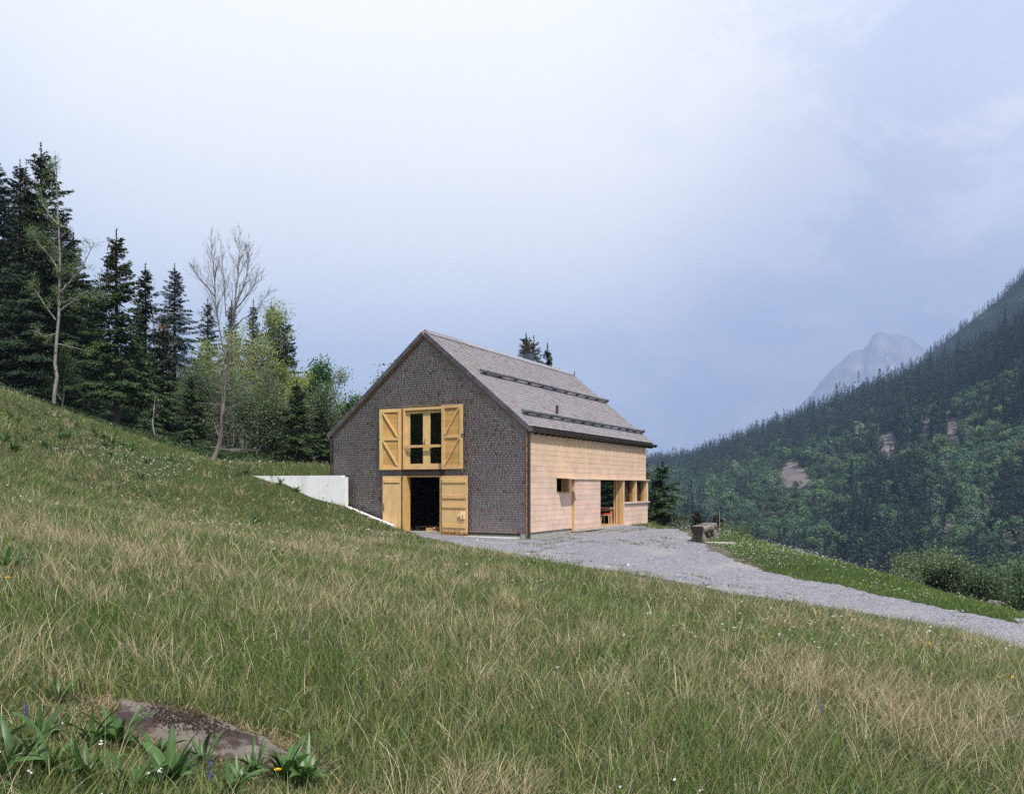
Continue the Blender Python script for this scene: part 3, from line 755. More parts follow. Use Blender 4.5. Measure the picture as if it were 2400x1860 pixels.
# sliding door panel standing proud of the wall
board_wall('sliding_door', 4.06, 6.90, .16, 2.20, .115, [], np.random.default_rng(8))
b = MB(); b.box(.0, .113, 4.04, 4.10, .13, 2.2, ORG); b.box(.0, .113, 4.1, 6.88, .16, 2.2, ORG); b.box(.0, .13, 6.88, 6.93, .16, 2.2, (.66, .48, .28)); b.build('sliding_door_frame', M['fresh'], HOUSE)
b = MB(); b.box(.0, .20, 4.02, 9.92, .06, .155, (.42, .34, .27)); b.build('door_track', M['board'], HOUSE)
b = MB(); b.box(.0, .19, 3.86, LEN + .18, 2.2, 2.245, (.62, .47, .33)); b.build('window_ledge', M['board'], HOUSE)
b = MB(); b.box(-.05, .19, 9.95, LEN + .14, 1.105, 1.165, (.55, .45, .36)); b.build('window_sill', M['board'], HOUSE)
# door posts and window posts with orange reveals
b = MB()
b.box(-.34, .135, 9.83, 9.95, .155, 2.2, ORG); b.box(-.20, -.15, 9.79, 9.83, .157, 2.198, (.70, .52, .30))
b.box(.135, .15, 9.84, 9.955, .155, 2.2, (.60, .47, .35)); b.build('door_post', M['fresh'], HOUSE)
for ya, yb in ((11.63, 11.77), (13.28, LEN + .02)):
    b = MB(); b.box(-.24, .115, ya, yb, 1.17, 2.2, ORG); b.box(.115, .13, ya, yb, 1.168, 2.2, (.60, .47, .35)); b.build('window_post', M['fresh'], HOUSE)
for ya, yb in ((9.95, 11.63), (11.77, 13.28)):
    b = MB(); b.box(-.18, -.172, ya, yb, 1.165, 2.2); b.build('pane', M['glass'], HOUSE)
b = MB(); b.box(-4.2, -.30, LEN - .12, LEN - .112, .95, 2.12); b.build('pane', M['glass'], HOUSE)
b = MB()
for x in (-1.62, -2.95): b.box(x - .05, x + .05, LEN - .2, LEN - .03, .95, 2.12, (.55, .5, .45))
b.build('window_post', M['fresh'], HOUSE)

# ---- things in the house: table, stool, benches, tumbler glasses, firewood, pallet
def L2W(x, y, z): wx, wy = to_world(x, y); return (wx, wy, z)
tb = empty('dining_table', L2W(-1.35, 11.0, .165), HRZ); tag(tb, 'pale wooden dining table seen through the open side door', 'table')
b = MB(); b.box(-1.0, 1.0, -1.3, 1.3, .70, .75, (.62, .45, .27)); b.build('table_top', M['fresh'], tb)
b = MB(); b.box(-.9, .9, -1.2, -1.15, .58, .70, (.5, .3, .12)); b.box(-.9, .9, 1.15, 1.2, .58, .70, (.5, .3, .12)); b.build('apron', M['fresh'], tb)
for x in (-.9, .9):
    for y in (-1.2, 1.2): b = MB(); b.box(x - .04, x + .04, y - .04, y + .04, 0, .70, (.56, .34, .14)); b.build('leg', M['fresh'], tb)
M['red'] = material('red_cushion', (.45, .03, .06), .8)
M['clear'] = glass_material('tumbler_glass', (.93, .95, .95))
stl = empty('stool', L2W(-.55, 9.45, .165), HRZ); tag(stl, 'wooden stool with a red cushion standing just inside the side door', 'stool')
b = MB(); b.box(-.2, .2, -.2, .2, .40, .44, (.6, .4, .2)); b.build('seat', M['fresh'], stl)
b = MB(); b.box(-.19, .19, -.19, .19, .44, .50); b.build('cushion', M['red'], stl, bevel=.02)
for x in (-.17, .17):
    for y in (-.17, .17): b = MB(); b.bar((x, y, .40), (x * 1.2, y * 1.2, 0), .035, .035, (0, 1, 0), (.6, .42, .24)); b.build('leg', M['fresh'], stl)
bn = empty('bench', L2W(-2.2, 12.95, .165), HRZ); tag(bn, 'long wall bench with high wooden back under the far window', 'bench')
b = MB(); b.box(-2.0, 1.9, -.45, .2, .42, .46, (.4, .2, .08)); b.build('seat', M['fresh'], bn)
b = MB(); b.box(-2.0, 1.9, .2, .24, .1, .84, (.33, .13, .05)); b.build('backrest', M['fresh'], bn)
for x in (-1.8, 0, 1.7): b = MB(); b.box(x - .03, x + .03, -.4, .2, 0, .42, (.4, .2, .08)); b.build('leg', M['fresh'], bn)
for i, (x, y) in enumerate(((-.75, 10.2), (-.62, 11.2), (-1.1, 10.6))):
    b = MB(); b.tube([(0, 0, 0), (0, 0, .012), (0, 0, .11)], [.03, .032, .038], 12, caps=False); o = b.build('tumbler', M['clear'], smooth=True); o.location = L2W(x, y, .917)
    tag(o, ('clear drinking glass nearest the door on the dining table', 'clear drinking glass farthest back on the dining table', 'clear drinking glass between two others on the dining table')[i], 'glass', 'drinking glasses on the dining table')
M['firewood'] = material('split_firewood', (1, 1, 1), .85, attr=True, noise=[((20, 20, 20), .3)], bump=((40, 8, 40), .4, .01))
wl_ = [('pale split log lowest at the front of the firewood heap', -4.25, .50, .09, 25, 4), ('short split log at the left foot of the firewood heap', -4.62, .55, .08, -30, 0), ('split log lying flat beside the wide barn door', -3.98, .46, .09, 10, 3),
       ('dark split log on the second layer of the heap', -4.10, .72, .22, 40, 6), ('split log leaning against the heap at its right end', -3.85, .80, .27, -20, 18), ('split log laid across the middle of the firewood heap', -4.35, .78, .20, 80, 2),
       ('topmost split log of the firewood heap', -4.00, 1.0, .44, 15, -5), ('split log slipping down behind the topmost one', -4.22, 1.08, .36, -50, 14), ('split log at the back right of the firewood heap', -3.78, 1.12, .52, 60, 8), ('thin split log jutting left out of the heap', -4.58, .92, .17, 5, -3)]
for lab, x, y, z, az, tl in wl_:
    b = MB(); r = rs.uniform(.06, .085); L = rs.uniform(.42, .62); cl = np.array((.34, .20, .10)) * rs.uniform(.7, 1.3)
    sec = [(math.cos(a) * r * k, math.sin(a) * r * k) for a, k in zip(np.linspace(-.2, 3.3, 7), rs.uniform(.85, 1.1, 7))]; m = len(sec)
    V = [(sx * L / 2, p, q - r * .5) for sx in (-1, 1) for p, q in sec]
    b.raw(V, [tuple(reversed(range(m))), tuple(range(m, 2 * m))] + [(i, (i + 1) % m, (i + 1) % m + m, i + m) for i in range(m)], cl)
    o = b.build('firewood_log', M['firewood']); o.location = L2W(x - .02, .30 + (y - .46) * .75, z + .02); o.rotation_euler = (R(rs.uniform(0, 360)), R(tl), HRZ + R(az)); tag(o, lab, 'log', 'firewood heap inside the barn doorway')
for i, lab in enumerate(('lowest wooden pallet in the dark of the barn doorway', 'wooden pallet on top of the other in the dark barn')):
    b = MB()
    for y in np.linspace(0, .9, 6): b.box(-.55, .55, y, y + .1, .10, .125, (.36, .24, .13))
    for x in (-.5, 0, .45): b.box(x, x + .08, 0, 1.0, .0, .10, (.30, .20, .11))
    o = b.build('pallet', M['firewood']); o.location = L2W(-5.35, 1.4, .022 + .127 * i); o.rotation_euler = (0, 0, HRZ + R(3 - 5 * i)); tag(o, lab, 'pallet', 'pallets stacked in the barn')

# ---- concrete: retaining wall with falling kerb, apron slab before the barn door
rw = empty('retaining_wall', L2W(-8.01, -.25, 0), HRZ); tag(rw, 'pale concrete retaining wall running from the slope to the house corner', 'wall')
b = MB(); b.box(-5.9, -2.905, -.20, 0, .3, 2.36); b.box(-2.895, -.17, -.20, 0, .3, 2.358); b.box(-2.91, -2.89, -.15, -.02, .3, 2.3); b.box(-.17, 0.0, -.20, 0, .3, 2.29); b.build('wall_face', M['concrete'], rw)
b = MB()
for x in (-3.7, -2.2, -.9):
    b.tube([(x, -.2015, 1.95), (x, -.19, 1.95)], .022, 10)
b.build('tie_hole', M['dark'], rw)
b = MB(); zz0, zz1 = 1.12, .40
V = [(0, -.20, -.3), (2.33, -.20, -.3), (2.33, -.20, zz1 - .02), (0, -.20, zz0), (0, 0, -.3), (2.32, 0, -.3), (2.32, 0, zz1 - .02), (0, 0, zz0)]
b.raw(V, [(0, 1, 2, 3), (5, 4, 7, 6), (1, 5, 6, 2), (3, 2, 6, 7), (4, 0, 3, 7)]); b.build('kerb', M['concrete'], rw, bevel=.012)
b = MB(); rr = np.random.default_rng(4)
V = [(-5.6, -.95, -.1), (-3.2, -.85, -.1), (-1.9, -.62, -.1), (-.45, -.42, -.1), (-.35, -.02, -.1), (-5.6, -.02, -.1)]
b.raw(V + [(x, y, .032) for x, y, z in V], [tuple(reversed(range(6))), tuple(range(6, 12))] + [(i, (i + 1) % 6, (i + 1) % 6 + 6, i + 6) for i in range(6)])
M['apron'] = material('pale_apron', (.50, .48, .45), .95, noise=[((3, 3, 3), .2), ((20, 20, 20), .15)])
ap = b.build('concrete_apron', M['apron'], bevel=.006); ap.location = (HX0, HY0, 0); ap.rotation_euler = (0, 0, HRZ); tag(ap, kind='structure')

# ---- hollowed log trough with tap
tx, ty = 6.85, 31.0
tdir = math.atan2(.36, .93)
tr = empty('log_trough', (tx, ty, h1(tx, ty)), -tdir); tag(tr, 'hollowed tree trunk water trough on stump legs beside the gravel', 'trough')
b = MB(); n = 14; Lh = 1.6; V = []; ys_ = [-Lh, -Lh + .01, -Lh + .16, -Lh + .161, Lh - .2, Lh - .19, Lh]
rad = .21; zc = .43
ysn = np.linspace(-Lh, Lh, 15)
for y in ysn:
    rr_ = rad * (1 + .05 * math.sin(y * 2.1) + rs.normal(0, .012))
    ang = np.linspace(math.pi * .84, math.pi * 2.16, n)
    ringv = [(rr_ * math.cos(a) * (1 + rs.normal(0, .012)), y, zc + rr_ * math.sin(a) * 1.0) for a in ang]
    V += ringv
m = n; F = [(i * m + j, i * m + j + 1, (i + 1) * m + j + 1, (i + 1) * m + j) for i in range(14) for j in range(m - 1)]
cols = np.array([(.31, .275, .24) if rs.random() < .6 else (.12, .075, .05) for v in V])
e0 = list(range(m)); e1 = [14 * m + j for j in range(m)]
b.raw(V, F + [tuple(e0), tuple(reversed(e1))], cols)
zr_ = zc + .10
b.raw([(-.183, -Lh, zr_), (.183, -Lh, zr_), (.183, -Lh + .18, zr_), (-.183, -Lh + .18, zr_), (-.183, Lh - .2, zr_), (.183, Lh - .2, zr_), (.183, Lh, zr_), (-.183, Lh, zr_),
       (-.145, -Lh + .18, zr_), (-.145, Lh - .2, zr_), (.145, -Lh + .18, zr_), (.145, Lh - .2, zr_),
       (-.145, -Lh + .18, zr_ - .2), (-.145, Lh - .2, zr_ - .2), (.145, -Lh + .18, zr_ - .2), (.145, Lh - .2, zr_ - .2)],
      [(0, 1, 2, 3), (4, 5, 6, 7), (3, 8, 9, 4), (10, 2, 5, 11), (8, 12, 13, 9), (14, 10, 11, 15), (8, 10, 14, 12), (11, 9, 13, 15), (12, 14, 15, 13)], (.27, .24, .21))
b.build('trough_log', M['log'], tr)
M['endgrain'] = material('dark_end_grain', (.022, .014, .010), .7, noise=[((10, 10, 10), .3)], noise2=[((5, 5, 5), .6, .7, (.25, .07, .02))])
b = MB(); ang = np.linspace(math.pi * .845, math.pi * 2.155, 18)
V = [(.208 * math.cos(a), -Lh - .012, zc + .208 * math.sin(a)) for a in ang]; b.raw(V + [(x, y + .02, z) for x, y, z in V], [tuple(range(18))] + [(i + 1, i, i + 18, i + 19) for i in range(17)]); b.build('sawn_end', M['endgrain'], tr)
M['water'] = material('trough_water', (.02, .03, .035), .03, spec=.6)
b = MB(); b.box(-.143, .143, -Lh + .182, Lh - .202, zr_ - .15, zr_ - .035); b.build('water', M['water'], tr)
for y, s in ((-1.25, 1.0), (1.15, 1.25)):
    for sx in (-1, 1):
        b = MB(); b.tube([(sx * .08 * s, y, .28), (sx * .15 * s, y, .12), (sx * .20 * s, y, -.12)], [.085 * s, .10 * s, .115 * s], 9, (.15, .125, .105)); b.build('leg', M['log'], tr)
tp = empty('water_tap', (tx + .95, ty + 2.2, h1(tx + .95, ty + 2.2)), -tdir); tag(tp, 'thin bent water pipe with post standing behind the trough', 'tap')
b = MB(); b.tube([(0, 0, -.1), (0, 0, .98), (.02, 0, 1.06), (.06, 0, 1.11), (.12, 0, 1.12)], .013, 8); b.build('pipe', M['grey_steel'], tp)
b = MB(); b.tube([(.09, .05, -.1), (.09, .05, .92)], .010, 8, (.3, .28, .26)); b.build('post', M['log'], tp)
sx_, sy_ = tx - .15, ty - 1.75
b = MB(); V = []; m = 9
for k in range(m):
    a = 2 * math.pi * k / m; V.append((.52 * math.cos(a) * rs.uniform(.8, 1.1), .30 * math.sin(a) * rs.uniform(.8, 1.1), 0))
b.raw([(x, y, -.1) for x, y, z in V] + [(x, y, .045) for x, y, z in V], [tuple(reversed(range(m))), tuple(range(m, 2 * m))] + [(i, (i + 1) % m, (i + 1) % m + m, i + m) for i in range(m)])
o = b.build('stone_slab', M['concrete_dim'], bevel=.01); o.location = (sx_ + .35, sy_ + .2, h1(sx_ + .35, sy_ + .2)); o.rotation_euler = (0, 0, -.3); tag(o, 'flat pale stone slab lying in front of the log trough', 'stone')
# ------------------------------------------------------------------ trees
M['needle'] = material('spruce_needles', (1, 1, 1), .6, attr=True, translucent=.12, spec=.25)
M['leaf'] = material('tree_leaves', (1, 1, 1), .55, attr=True, translucent=.35, spec=.25)
M['bark_dark'] = material('spruce_bark', (.085, .062, .048), .95, noise=((6, 6, 2), .3), bump=((20, 20, 5), .6, .02))
M['bark_grey'] = material('grey_bark', (.165, .142, .12), .9, noise=[((5, 5, 2), .25), ((22, 22, 10), .25)], noise2=[((4, 4, 2), .62, .72, (.075, .065, .05))], bump=((20, 20, 8), .5, .01))
M['bark_pale'] = material('pale_bark', (.30, .28, .245), .9, noise=[((6, 6, 3), .25)], noise2=[((7, 7, 16), .58, .66, (.10, .085, .07))])
M['bark_spot'] = material('spotted_bark', (.235, .215, .185), .9, noise=[((6, 6, 3), .3)], noise2=[((5, 5, 9), .54, .62, (.07, .06, .05))])
M['twig'] = material('bare_twigs', (.165, .14, .125), .9)
M['cone'] = material('spruce_cones', (.26, .115, .045), .8, noise=((3, 3, 3), .3))

def quads(P, Dv, Wv, L, Wd):
    """flat sprays: centre P, unit long axis Dv, unit width axis Wv"""
    a = Dv * (L * .5)[:, None]; w = Wv * (Wd * .5)[:, None]
    V = np.stack([P - a - w * .6, P - a + w * .6, P + a * .2 + w, P + a, P + a * .2 - w], 1)
    k = len(P); F = np.array([[0, 4, 3, 3]])
    i = np.arange(k)[:, None] * 5
    F = np.concatenate([i + np.array([[0, 1, 2, 4]]), i + np.array([[4, 2, 3, 3]])])
    return V.reshape(-1, 3), F
def quads4(P, Dv, Wv, L, Wd):
    a = Dv * (L * .5)[:, None]; w = Wv * (Wd * .5)[:, None]
    V = np.stack([P - a, P + w - a * .1, P + a, P - w - a * .1], 1)
    return V.reshape(-1, 3), np.arange(len(P) * 4).reshape(-1, 4)
def unit(v): return v / np.maximum(np.linalg.norm(v, axis=1, keepdims=True), 1e-9)

def tubes(S, n=5):
    """segments (p0,p1,r0,r1) -> open prisms"""
    p0 = np.array([s[0] for s in S]); p1 = np.array([s[1] for s in S]); r0 = np.array([s[2] for s in S]); r1 = np.array([s[3] for s in S])
    d = unit(p1 - p0); ref = np.where(np.abs(d[:, 2:]) < .9, np.array([[0, 0, 1.]]), np.array([[1., 0, 0]]))
    a = unit(np.cross(d, ref)); b = np.cross(d, a); an = np.linspace(0, 2 * np.pi, n, endpoint=False)
    ring = a[:, None] * np.cos(an)[None, :, None] + b[:, None] * np.sin(an)[None, :, None]
    V = np.concatenate([p0[:, None] + ring * r0[:, None, None], p1[:, None] + ring * r1[:, None, None]], 1)
    j = np.arange(n); f = np.stack([j, (j + 1) % n, (j + 1) % n + n, j + n], -1)
    F = (f[None] + (np.arange(len(S)) * 2 * n)[:, None, None]).reshape(-1, 4)
    return V.reshape(-1, 3), F

def conifer_arrays(rng, H, Rb, base=.06, whorl=.34, nb=7, dens=26, ql=.25, qw=.062, shape=.85, ragged=.22, droop=.22, col=(.022, .040, .016)):
    zl = []; z = base * H
    while z < H * .95: zl.append(z); z += whorl * (1.15 - .55 * z / H) * rng.uniform(.8, 1.2)
    zb = np.repeat(zl, nb) + rng.normal(0, .07, len(zl) * nb)
    fr = np.clip(zb / H, 0, 1); k = len(zb)
    az = rng.uniform(0, 2 * np.pi, k)
    lob = 1 + .16 * np.sin(az * 2 + rng.uniform(0, 6)) * np.sin(zb * 1.7 / max(H / 10, .5) + rng.uniform(0, 6))
    L = Rb * (1 - fr) ** shape * lob * np.clip(rng.normal(1, ragged, k), .35, 1.5) + .10 + .02 * H * (1 - fr)
    L *= np.clip(.72 + (fr - base) / .12, .5, 1)
    el = np.radians(-12 + 50 * fr ** 1.6) + rng.normal(0, .10, k)
    # branch wood
    dx = np.c_[np.cos(az), np.sin(az)]
    o = np.c_[np.zeros((k, 2)), zb]
    m = o + np.c_[dx * (L * .55)[:, None], np.tan(el) * L * .55 - droop * .12 * L]
    e = o + np.c_[dx * (L * .95)[:, None], np.tan(el) * L * .95 - droop * .30 * L]
    rb = .006 + .008 * L
    S = [(o[i], m[i], rb[i], rb[i] * .65) for i in range(k)] + [(m[i], e[i], rb[i] * .65, .003) for i in range(k)]
    n = np.maximum(4, (dens * L * (.5 + .5 * L / max(Rb, .3))).astype(int))
    bi = np.repeat(np.arange(k), n); N = len(bi)
    t = .06 + .98 * rng.random(N) ** .75; Lb = L[bi]
    half = Lb * .34 * (1 - .85 * t ** 2) + .05
    s = rng.uniform(-1, 1, N) * half
    u = dx[bi]; v = np.c_[-u[:, 1], u[:, 0]]
    rad = t * Lb
    z = zb[bi] + np.tan(el[bi]) * rad - droop * .32 * Lb * t ** 2 - np.abs(s) * .30 - rng.random(N) * .10 * (1 + Lb * .25)
    P = np.c_[u * rad[:, None] + v * s[:, None], z]
    sg = np.sign(s)
    Dv = unit(np.c_[u * .75 + v * (sg * rng.uniform(.2, 1.0, N))[:, None], np.tan(el[bi]) * .6 - .25 - rng.random(N) * .55])
    Wv = unit(np.cross(Dv, np.array([[0, 0, 1.]]) + rng.normal(0, .45, (N, 3))))
    V, F = quads(P, Dv, Wv, ql * rng.uniform(.6, 1.3, N), qw * rng.uniform(.7, 1.4, N))
    # leader shoots
    nl = int(14 + 2 * H); zz = H * (.90 + .10 * rng.random(nl)); rr_ = .03 + (H - zz) * .16; aa_ = rng.uniform(0, 6.283, nl)
    P = np.concatenate([P, np.c_[np.cos(aa_) * rr_ * .6, np.sin(aa_) * rr_ * .6, zz]]); Dv = np.concatenate([Dv, unit(np.c_[np.cos(aa_), np.sin(aa_), rng.uniform(.5, 1.4, nl)])])
    Wv = np.concatenate([Wv, unit(np.c_[-np.sin(aa_), np.cos(aa_), np.zeros(nl)])]); N += nl; t = np.concatenate([t, np.full(nl, .5)])
    V, F = quads(P, Dv, Wv, ql * rng.uniform(.5, 1.0, N), qw * rng.uniform(.7, 1.4, N))
    c = np.asarray(col)[None] * np.exp(rng.normal(0, .30, (N, 1))) * (1 + rng.normal(0, .08, (N, 3)))
    tipc = (rng.random(N) < .16) & (t > .75); c[tipc] *= np.array((1.9, 1.7, 1.2))
    return S, V, F, np.repeat(c, 5, 0), (o, e, L, fr)

def spruce(name, label, cat, x, y, H, Rb, seed, cones=0, group=None, z=None, bark='bark_dark', tr=None, **kw):
    rng = np.random.default_rng(seed); z0 = h1(x, y) if z is None else z
    t = empty(name, (x, y, z0 - .1)); tag(t, label, cat, group)
    S, V, F, c, (o, e, L, fr) = conifer_arrays(rng, H, Rb, **kw)
    rt = tr or (.014 * H + .02)
    tp = [(np.array((rng.normal(0, .01), rng.normal(0, .01), q * H)), rt * (1 - q) ** .85 + .008) for q in np.linspace(0, 1.0, 14)]
    tp[0] = (tp[0][0], rt * 1.25)
    ts = [(tp[i][0], tp[i + 1][0], tp[i][1], tp[i + 1][1]) for i in range(13)]
    Vt, Ft = tubes(ts, 9); Vb, Fb = tubes(S, 3)
    mesh('trunk', np.concatenate([Vt, Vb]), np.concatenate([Ft, Fb + len(Vt)]), M[bark], t, smooth=False)
    mesh('crown', V, F, M['needle'], t, col=np.clip(c, .002, 1))
    if cones:
        k = np.nonzero((fr > .55) & (L > .25))[0]; k = rng.choice(k, min(cones, len(k)) , replace=cones > len(k))
        tt = rng.uniform(.5, .98, len(k))[:, None]; P = o[k] * (1 - tt) + e[k] * tt + np.c_[rng.normal(0, .05, (len(k), 2)), np.full(len(k), -.10)]
        S2 = [(p, p + np.array((rng.normal(0, .015), rng.normal(0, .015), -.15)), .018, .030) for p in P] + [(p + np.array((0, 0, -.15)), p + np.array((0, 0, -.24)), .030, .008) for p in P]
        Vc, Fc = tubes(S2, 5); cn = mesh('cones', Vc, Fc, M['cone'], t); cn['kind'] = 'stuff'
    return t

def sp_px(label, px, py_top, D, hw, seed, name='spruce', py_base=None, **kw):
    """put a spruce where the photograph shows it: column px, top at py_top, D metres off, crown half-width hw in photo pixels"""
    x = (px - 1200) * D / FPX; z0 = h1(x, D)
    H = CAMZ - (py_top - HOR) * D / FPX - z0 + .1
    kw.setdefault('shape', .80)
    kw['dens'] = kw.get('dens', 26) * 3.1
    return spruce(name, label, 'tree', x, D, H, 1.25 * hw * D / FPX, seed, **kw)

# ---- branching broadleaved trees
def grow(rng, p, d, L, r, lvl, maxl, S, tips, a):
    n = 3 if lvl else a.get('nseg0', 7)
    pts = [p]; dd = d.copy(); q = p
    for i in range(n):
        dd = dd + rng.normal(0, a['wig'], 3) + np.array((0, 0, a['up'])); dd /= np.linalg.norm(dd)
        q2 = q + dd * L / n; r0 = r * (1 - .75 * i / n); r1 = r * (1 - .75 * (i + 1) / n)
        S.append((q, q2, max(r0, .003), max(r1, .0024)))
        f = (i + 1) / n
        if lvl < maxl and f > a['clear'] * (lvl == 0):
            for _ in range(rng.poisson(a['kids'][lvl])):
                ax = rng.normal(0, 1, 3); ax -= dd * ax.dot(dd); ax /= np.linalg.norm(ax)
                an = np.radians(rng.uniform(*a['ang'])); nd = dd * math.cos(an) + ax * math.sin(an)
                pr = a['profile'](f) if lvl == 0 else (1.05 - .5 * f)
                b = q + (q2 - q) * rng.random()
                grow(rng, b, nd, L * a['ratio'][lvl] * pr * rng.uniform(.7, 1.2), max(r1 * a['thin'], .0045), lvl + 1, maxl, S, tips, a)
        if lvl >= maxl - 1: tips.append((q + (q2 - q) * rng.random(), dd.copy()))
        q = q2
    tips.append((q, dd.copy()))

def leaf_mesh(rng, tips, per, spread, size, col, var=.3):
    P0 = np.array([t[0] for t in tips]); P = np.repeat(P0, per, 0); N = len(P)
    if N == 0: return np.zeros((0, 3)), np.zeros((0, 4), int), np.zeros((0, 3))
    P = P + rng.normal(0, spread, (N, 3))
    Dv = unit(rng.normal(0, 1, (N, 3)) + np.array([[0, 0, -.3]])); Wv = unit(np.cross(Dv, rng.normal(0, .6, (N, 3)) + np.array([[0, 0, 1.]])))
    V, F = quads4(P, Dv, Wv, size * rng.uniform(.6, 1.4, N), size * .62 * rng.uniform(.6, 1.3, N))
    c = np.asarray(col)[None] * np.exp(rng.normal(0, var, (N, 1))) * (1 + rng.normal(0, .08, (N, 3)))
    return V, F, np.repeat(np.clip(c, .003, 1), 4, 0)

DEF = dict(wig=.11, up=.05, clear=.25, kids=(3.0, 2.4, 1.8), ang=(28, 62), ratio=(.42, .5, .5), thin=.55, profile=lambda f: 1.15 - .75 * f)
def broadleaf(name, label, cat, x, y, H, seed, leaves=6, size=.13, spread=.22, col=(.085, .13, .035), bark='bark_grey', stems=1, lean=.05, maxl=2, group=None, z=None, rad=None, wide=1.0, **kw):
    rng = np.random.default_rng(seed); a = dict(DEF); a.update(kw)
    z0 = h1(x, y) if z is None else z
    t = empty(name, (x, y, z0 - .1)); tag(t, label, cat, group)
    S, tips = [], []
    for k in range(stems):
        an = rng.uniform(0, 6.28); ln = lean if stems == 1 else rng.uniform(.08, .28) * wide
        d = np.array((math.cos(an) * ln, math.sin(an) * ln, 1.0)); d /= np.linalg.norm(d)
        grow(rng, np.array((math.cos(an), math.sin(an), 0)) * (.0 if stems == 1 else rng.uniform(0, .3)), d, H * (1 if k == 0 else rng.uniform(.65, .95)) * .97, rad or (.010 * H + .015), 0, maxl, S, tips, a)
    V, F = tubes(S, 5); mesh('trunk', V, F, M[bark], t)
    V, F, c = leaf_mesh(rng, tips, leaves, spread, size, col)
    if len(V): mesh('crown', V, F, M['leaf'], t, col=c)
    return t
def bl_px(label, px, py_top, D, seed, name='broadleaf_tree', **kw):
    x = (px - 1200) * D / FPX; z0 = h1(x, D); H = CAMZ - (py_top - HOR) * D / FPX - z0 + .1
    return broadleaf(name, label, kw.pop('cat', 'tree'), x, D, H, seed, **kw)

GREEN1 = (.024, .044, .019); GREEN2 = (.036, .063, .022); BLUEG = (.022, .040, .030)
G1 = 'spruces of the wood on the slope at the left'
sp_px('dark spruce cut by the left edge of the picture, narrow tip', -12, 360, 58, 92, 1, group=G1, col=BLUEG, dens=24)
sp_px('dark spruce with blunt tip between the picture edge and the tallest cone-bearing spruce', 47, 374, 61, 84, 2, group=G1, col=BLUEG, dens=22, cones=30)
sp_px('tallest spruce on the left, orange cones round its top, behind the pale spotted trunk', 96, 333, 50, 92, 3, group=G1, base=.045, cones=150, col=GREEN1, dens=27, ragged=.3)
sp_px('lower dark spruce filling the gap at the foot of the far-left wood', 12, 560, 54, 92, 4, group=G1, base=.03, col=GREEN1, dens=24)
sp_px('dark spruce standing right behind the leafing rowan, no trunk visible', 172, 545, 57, 66, 5, group=G1, base=.03, col=GREEN1, dens=26)
sp_px('dark spruce set back behind the tallest cone-bearing one on its left', 64, 440, 66, 84, 32, group=G1, base=.03, col=BLUEG)
sp_px('dark spruce set back on the right of the tallest cone-bearing one', 138, 495, 64, 74, 33, group=G1, base=.03, col=BLUEG)
sp_px('low spruce in the dark gap between the rowan and the single meadow-edge spruce', 215, 720, 58, 60, 34, group=G1, base=.02, col=GREEN1)
sp_px('single dark spruce with clear lower trunk, standing at the meadow edge', 273, 537, 47, 70, 6, group=G1, base=.17, cones=70, col=GREEN2, dens=30, ragged=.28)
sp_px('slim spruce whose tip rises just right of the single meadow-edge spruce', 341, 616, 62, 50, 7, group=G1, base=.03, col=GREEN1, cones=40)
sp_px('low spruce with drooping skirts to the ground between two taller ones', 330, 770, 53, 52, 8, group=G1, base=.02, col=GREEN2)
sp_px('rust-tinged spruce hung with brown cones, left of the small grey trunked spruce', 381, 740, 57, 40, 9, group=G1, base=.03, cones=170, col=GREEN1)
sp_px('tall slender spruce with pointed top left of the bare tree', 409, 618, 78, 54, 10, group=G1, base=.05, col=BLUEG, dens=22)
sp_px('small spruce on a thin stem just left of the bare tree foot', 450, 886, 46.5, 38, 11, group=G1, base=.22, col=GREEN2)
sp_px('dark spruce tip seen just left of the bare tree stems', 487, 698, 82, 36, 12, group=G1, base=.05, col=BLUEG, dens=20)
sp_px('dark spruce tip seen between the forks of the bare tree', 543, 704, 85, 32, 13, group=G1, base=.05, col=BLUEG, dens=20)
sp_px('spruce tip rising behind the yellow-green birches', 594, 702, 86, 40, 14, group=G1, base=.05, col=BLUEG, dens=20)
sp_px('left one of three close spruce tips at the right end of the wood', 636, 706, 80, 40, 15, group=G1, base=.05, col=BLUEG, dens=22)
sp_px('middle one of three close spruce tips at the right end of the wood', 654, 718, 83, 34, 16, group=G1, base=.05, col=BLUEG, dens=20)
sp_px('broad right one of three close spruces at the right end of the wood', 670, 744, 79, 46, 17, group=G1, base=.05, col=GREEN1, dens=24)
sp_px('young spruce of full pyramid shape left of the house', 695, 893, 51, 46, 18, group=G1, base=.05, col=(.034, .058, .017), dens=32, shape=.95)
sp_px('smaller young spruce close against the left eave of the house', 753, 955, 52, 34, 19, group=G1, base=.10, col=(.034, .055, .017), dens=30)
G2 = 'spruces showing above the house roof'
sp_px('ragged spruce top directly behind the chimney', 1233, 777, 61, 46, 20, group=G2, base=.25, col=(.066, .105, .048), cones=60, dens=26, ragged=.4)
sp_px('second spruce tip just right of the chimney cowl', 1251, 787, 62, 40, 21, group=G2, base=.3, col=(.066, .105, .048), cones=50, dens=24, ragged=.4)
sp_px('smaller spruce top above the ridge right of the chimney', 1283, 803, 60, 34, 22, group=G2, base=.3, col=(.034, .058, .026), dens=26)
sp_px('spruce tip barely showing above the ridge', 1311, 862, 66, 20, 23, group=G2, base=.4, col=(.034, .058, .026), dens=18)
sp_px('thin spruce leader at the far end of the ridge', 1346, 871, 68, 16, 24, group=G2, base=.4, col=(.034, .058, .026), dens=16)
G3 = 'spruces beyond the house on the valley side'
sp_px('full dark spruce standing right of the house end wall', 1553, 1082, 52, 44, 25, group=G3, base=.03, col=GREEN2, dens=34)
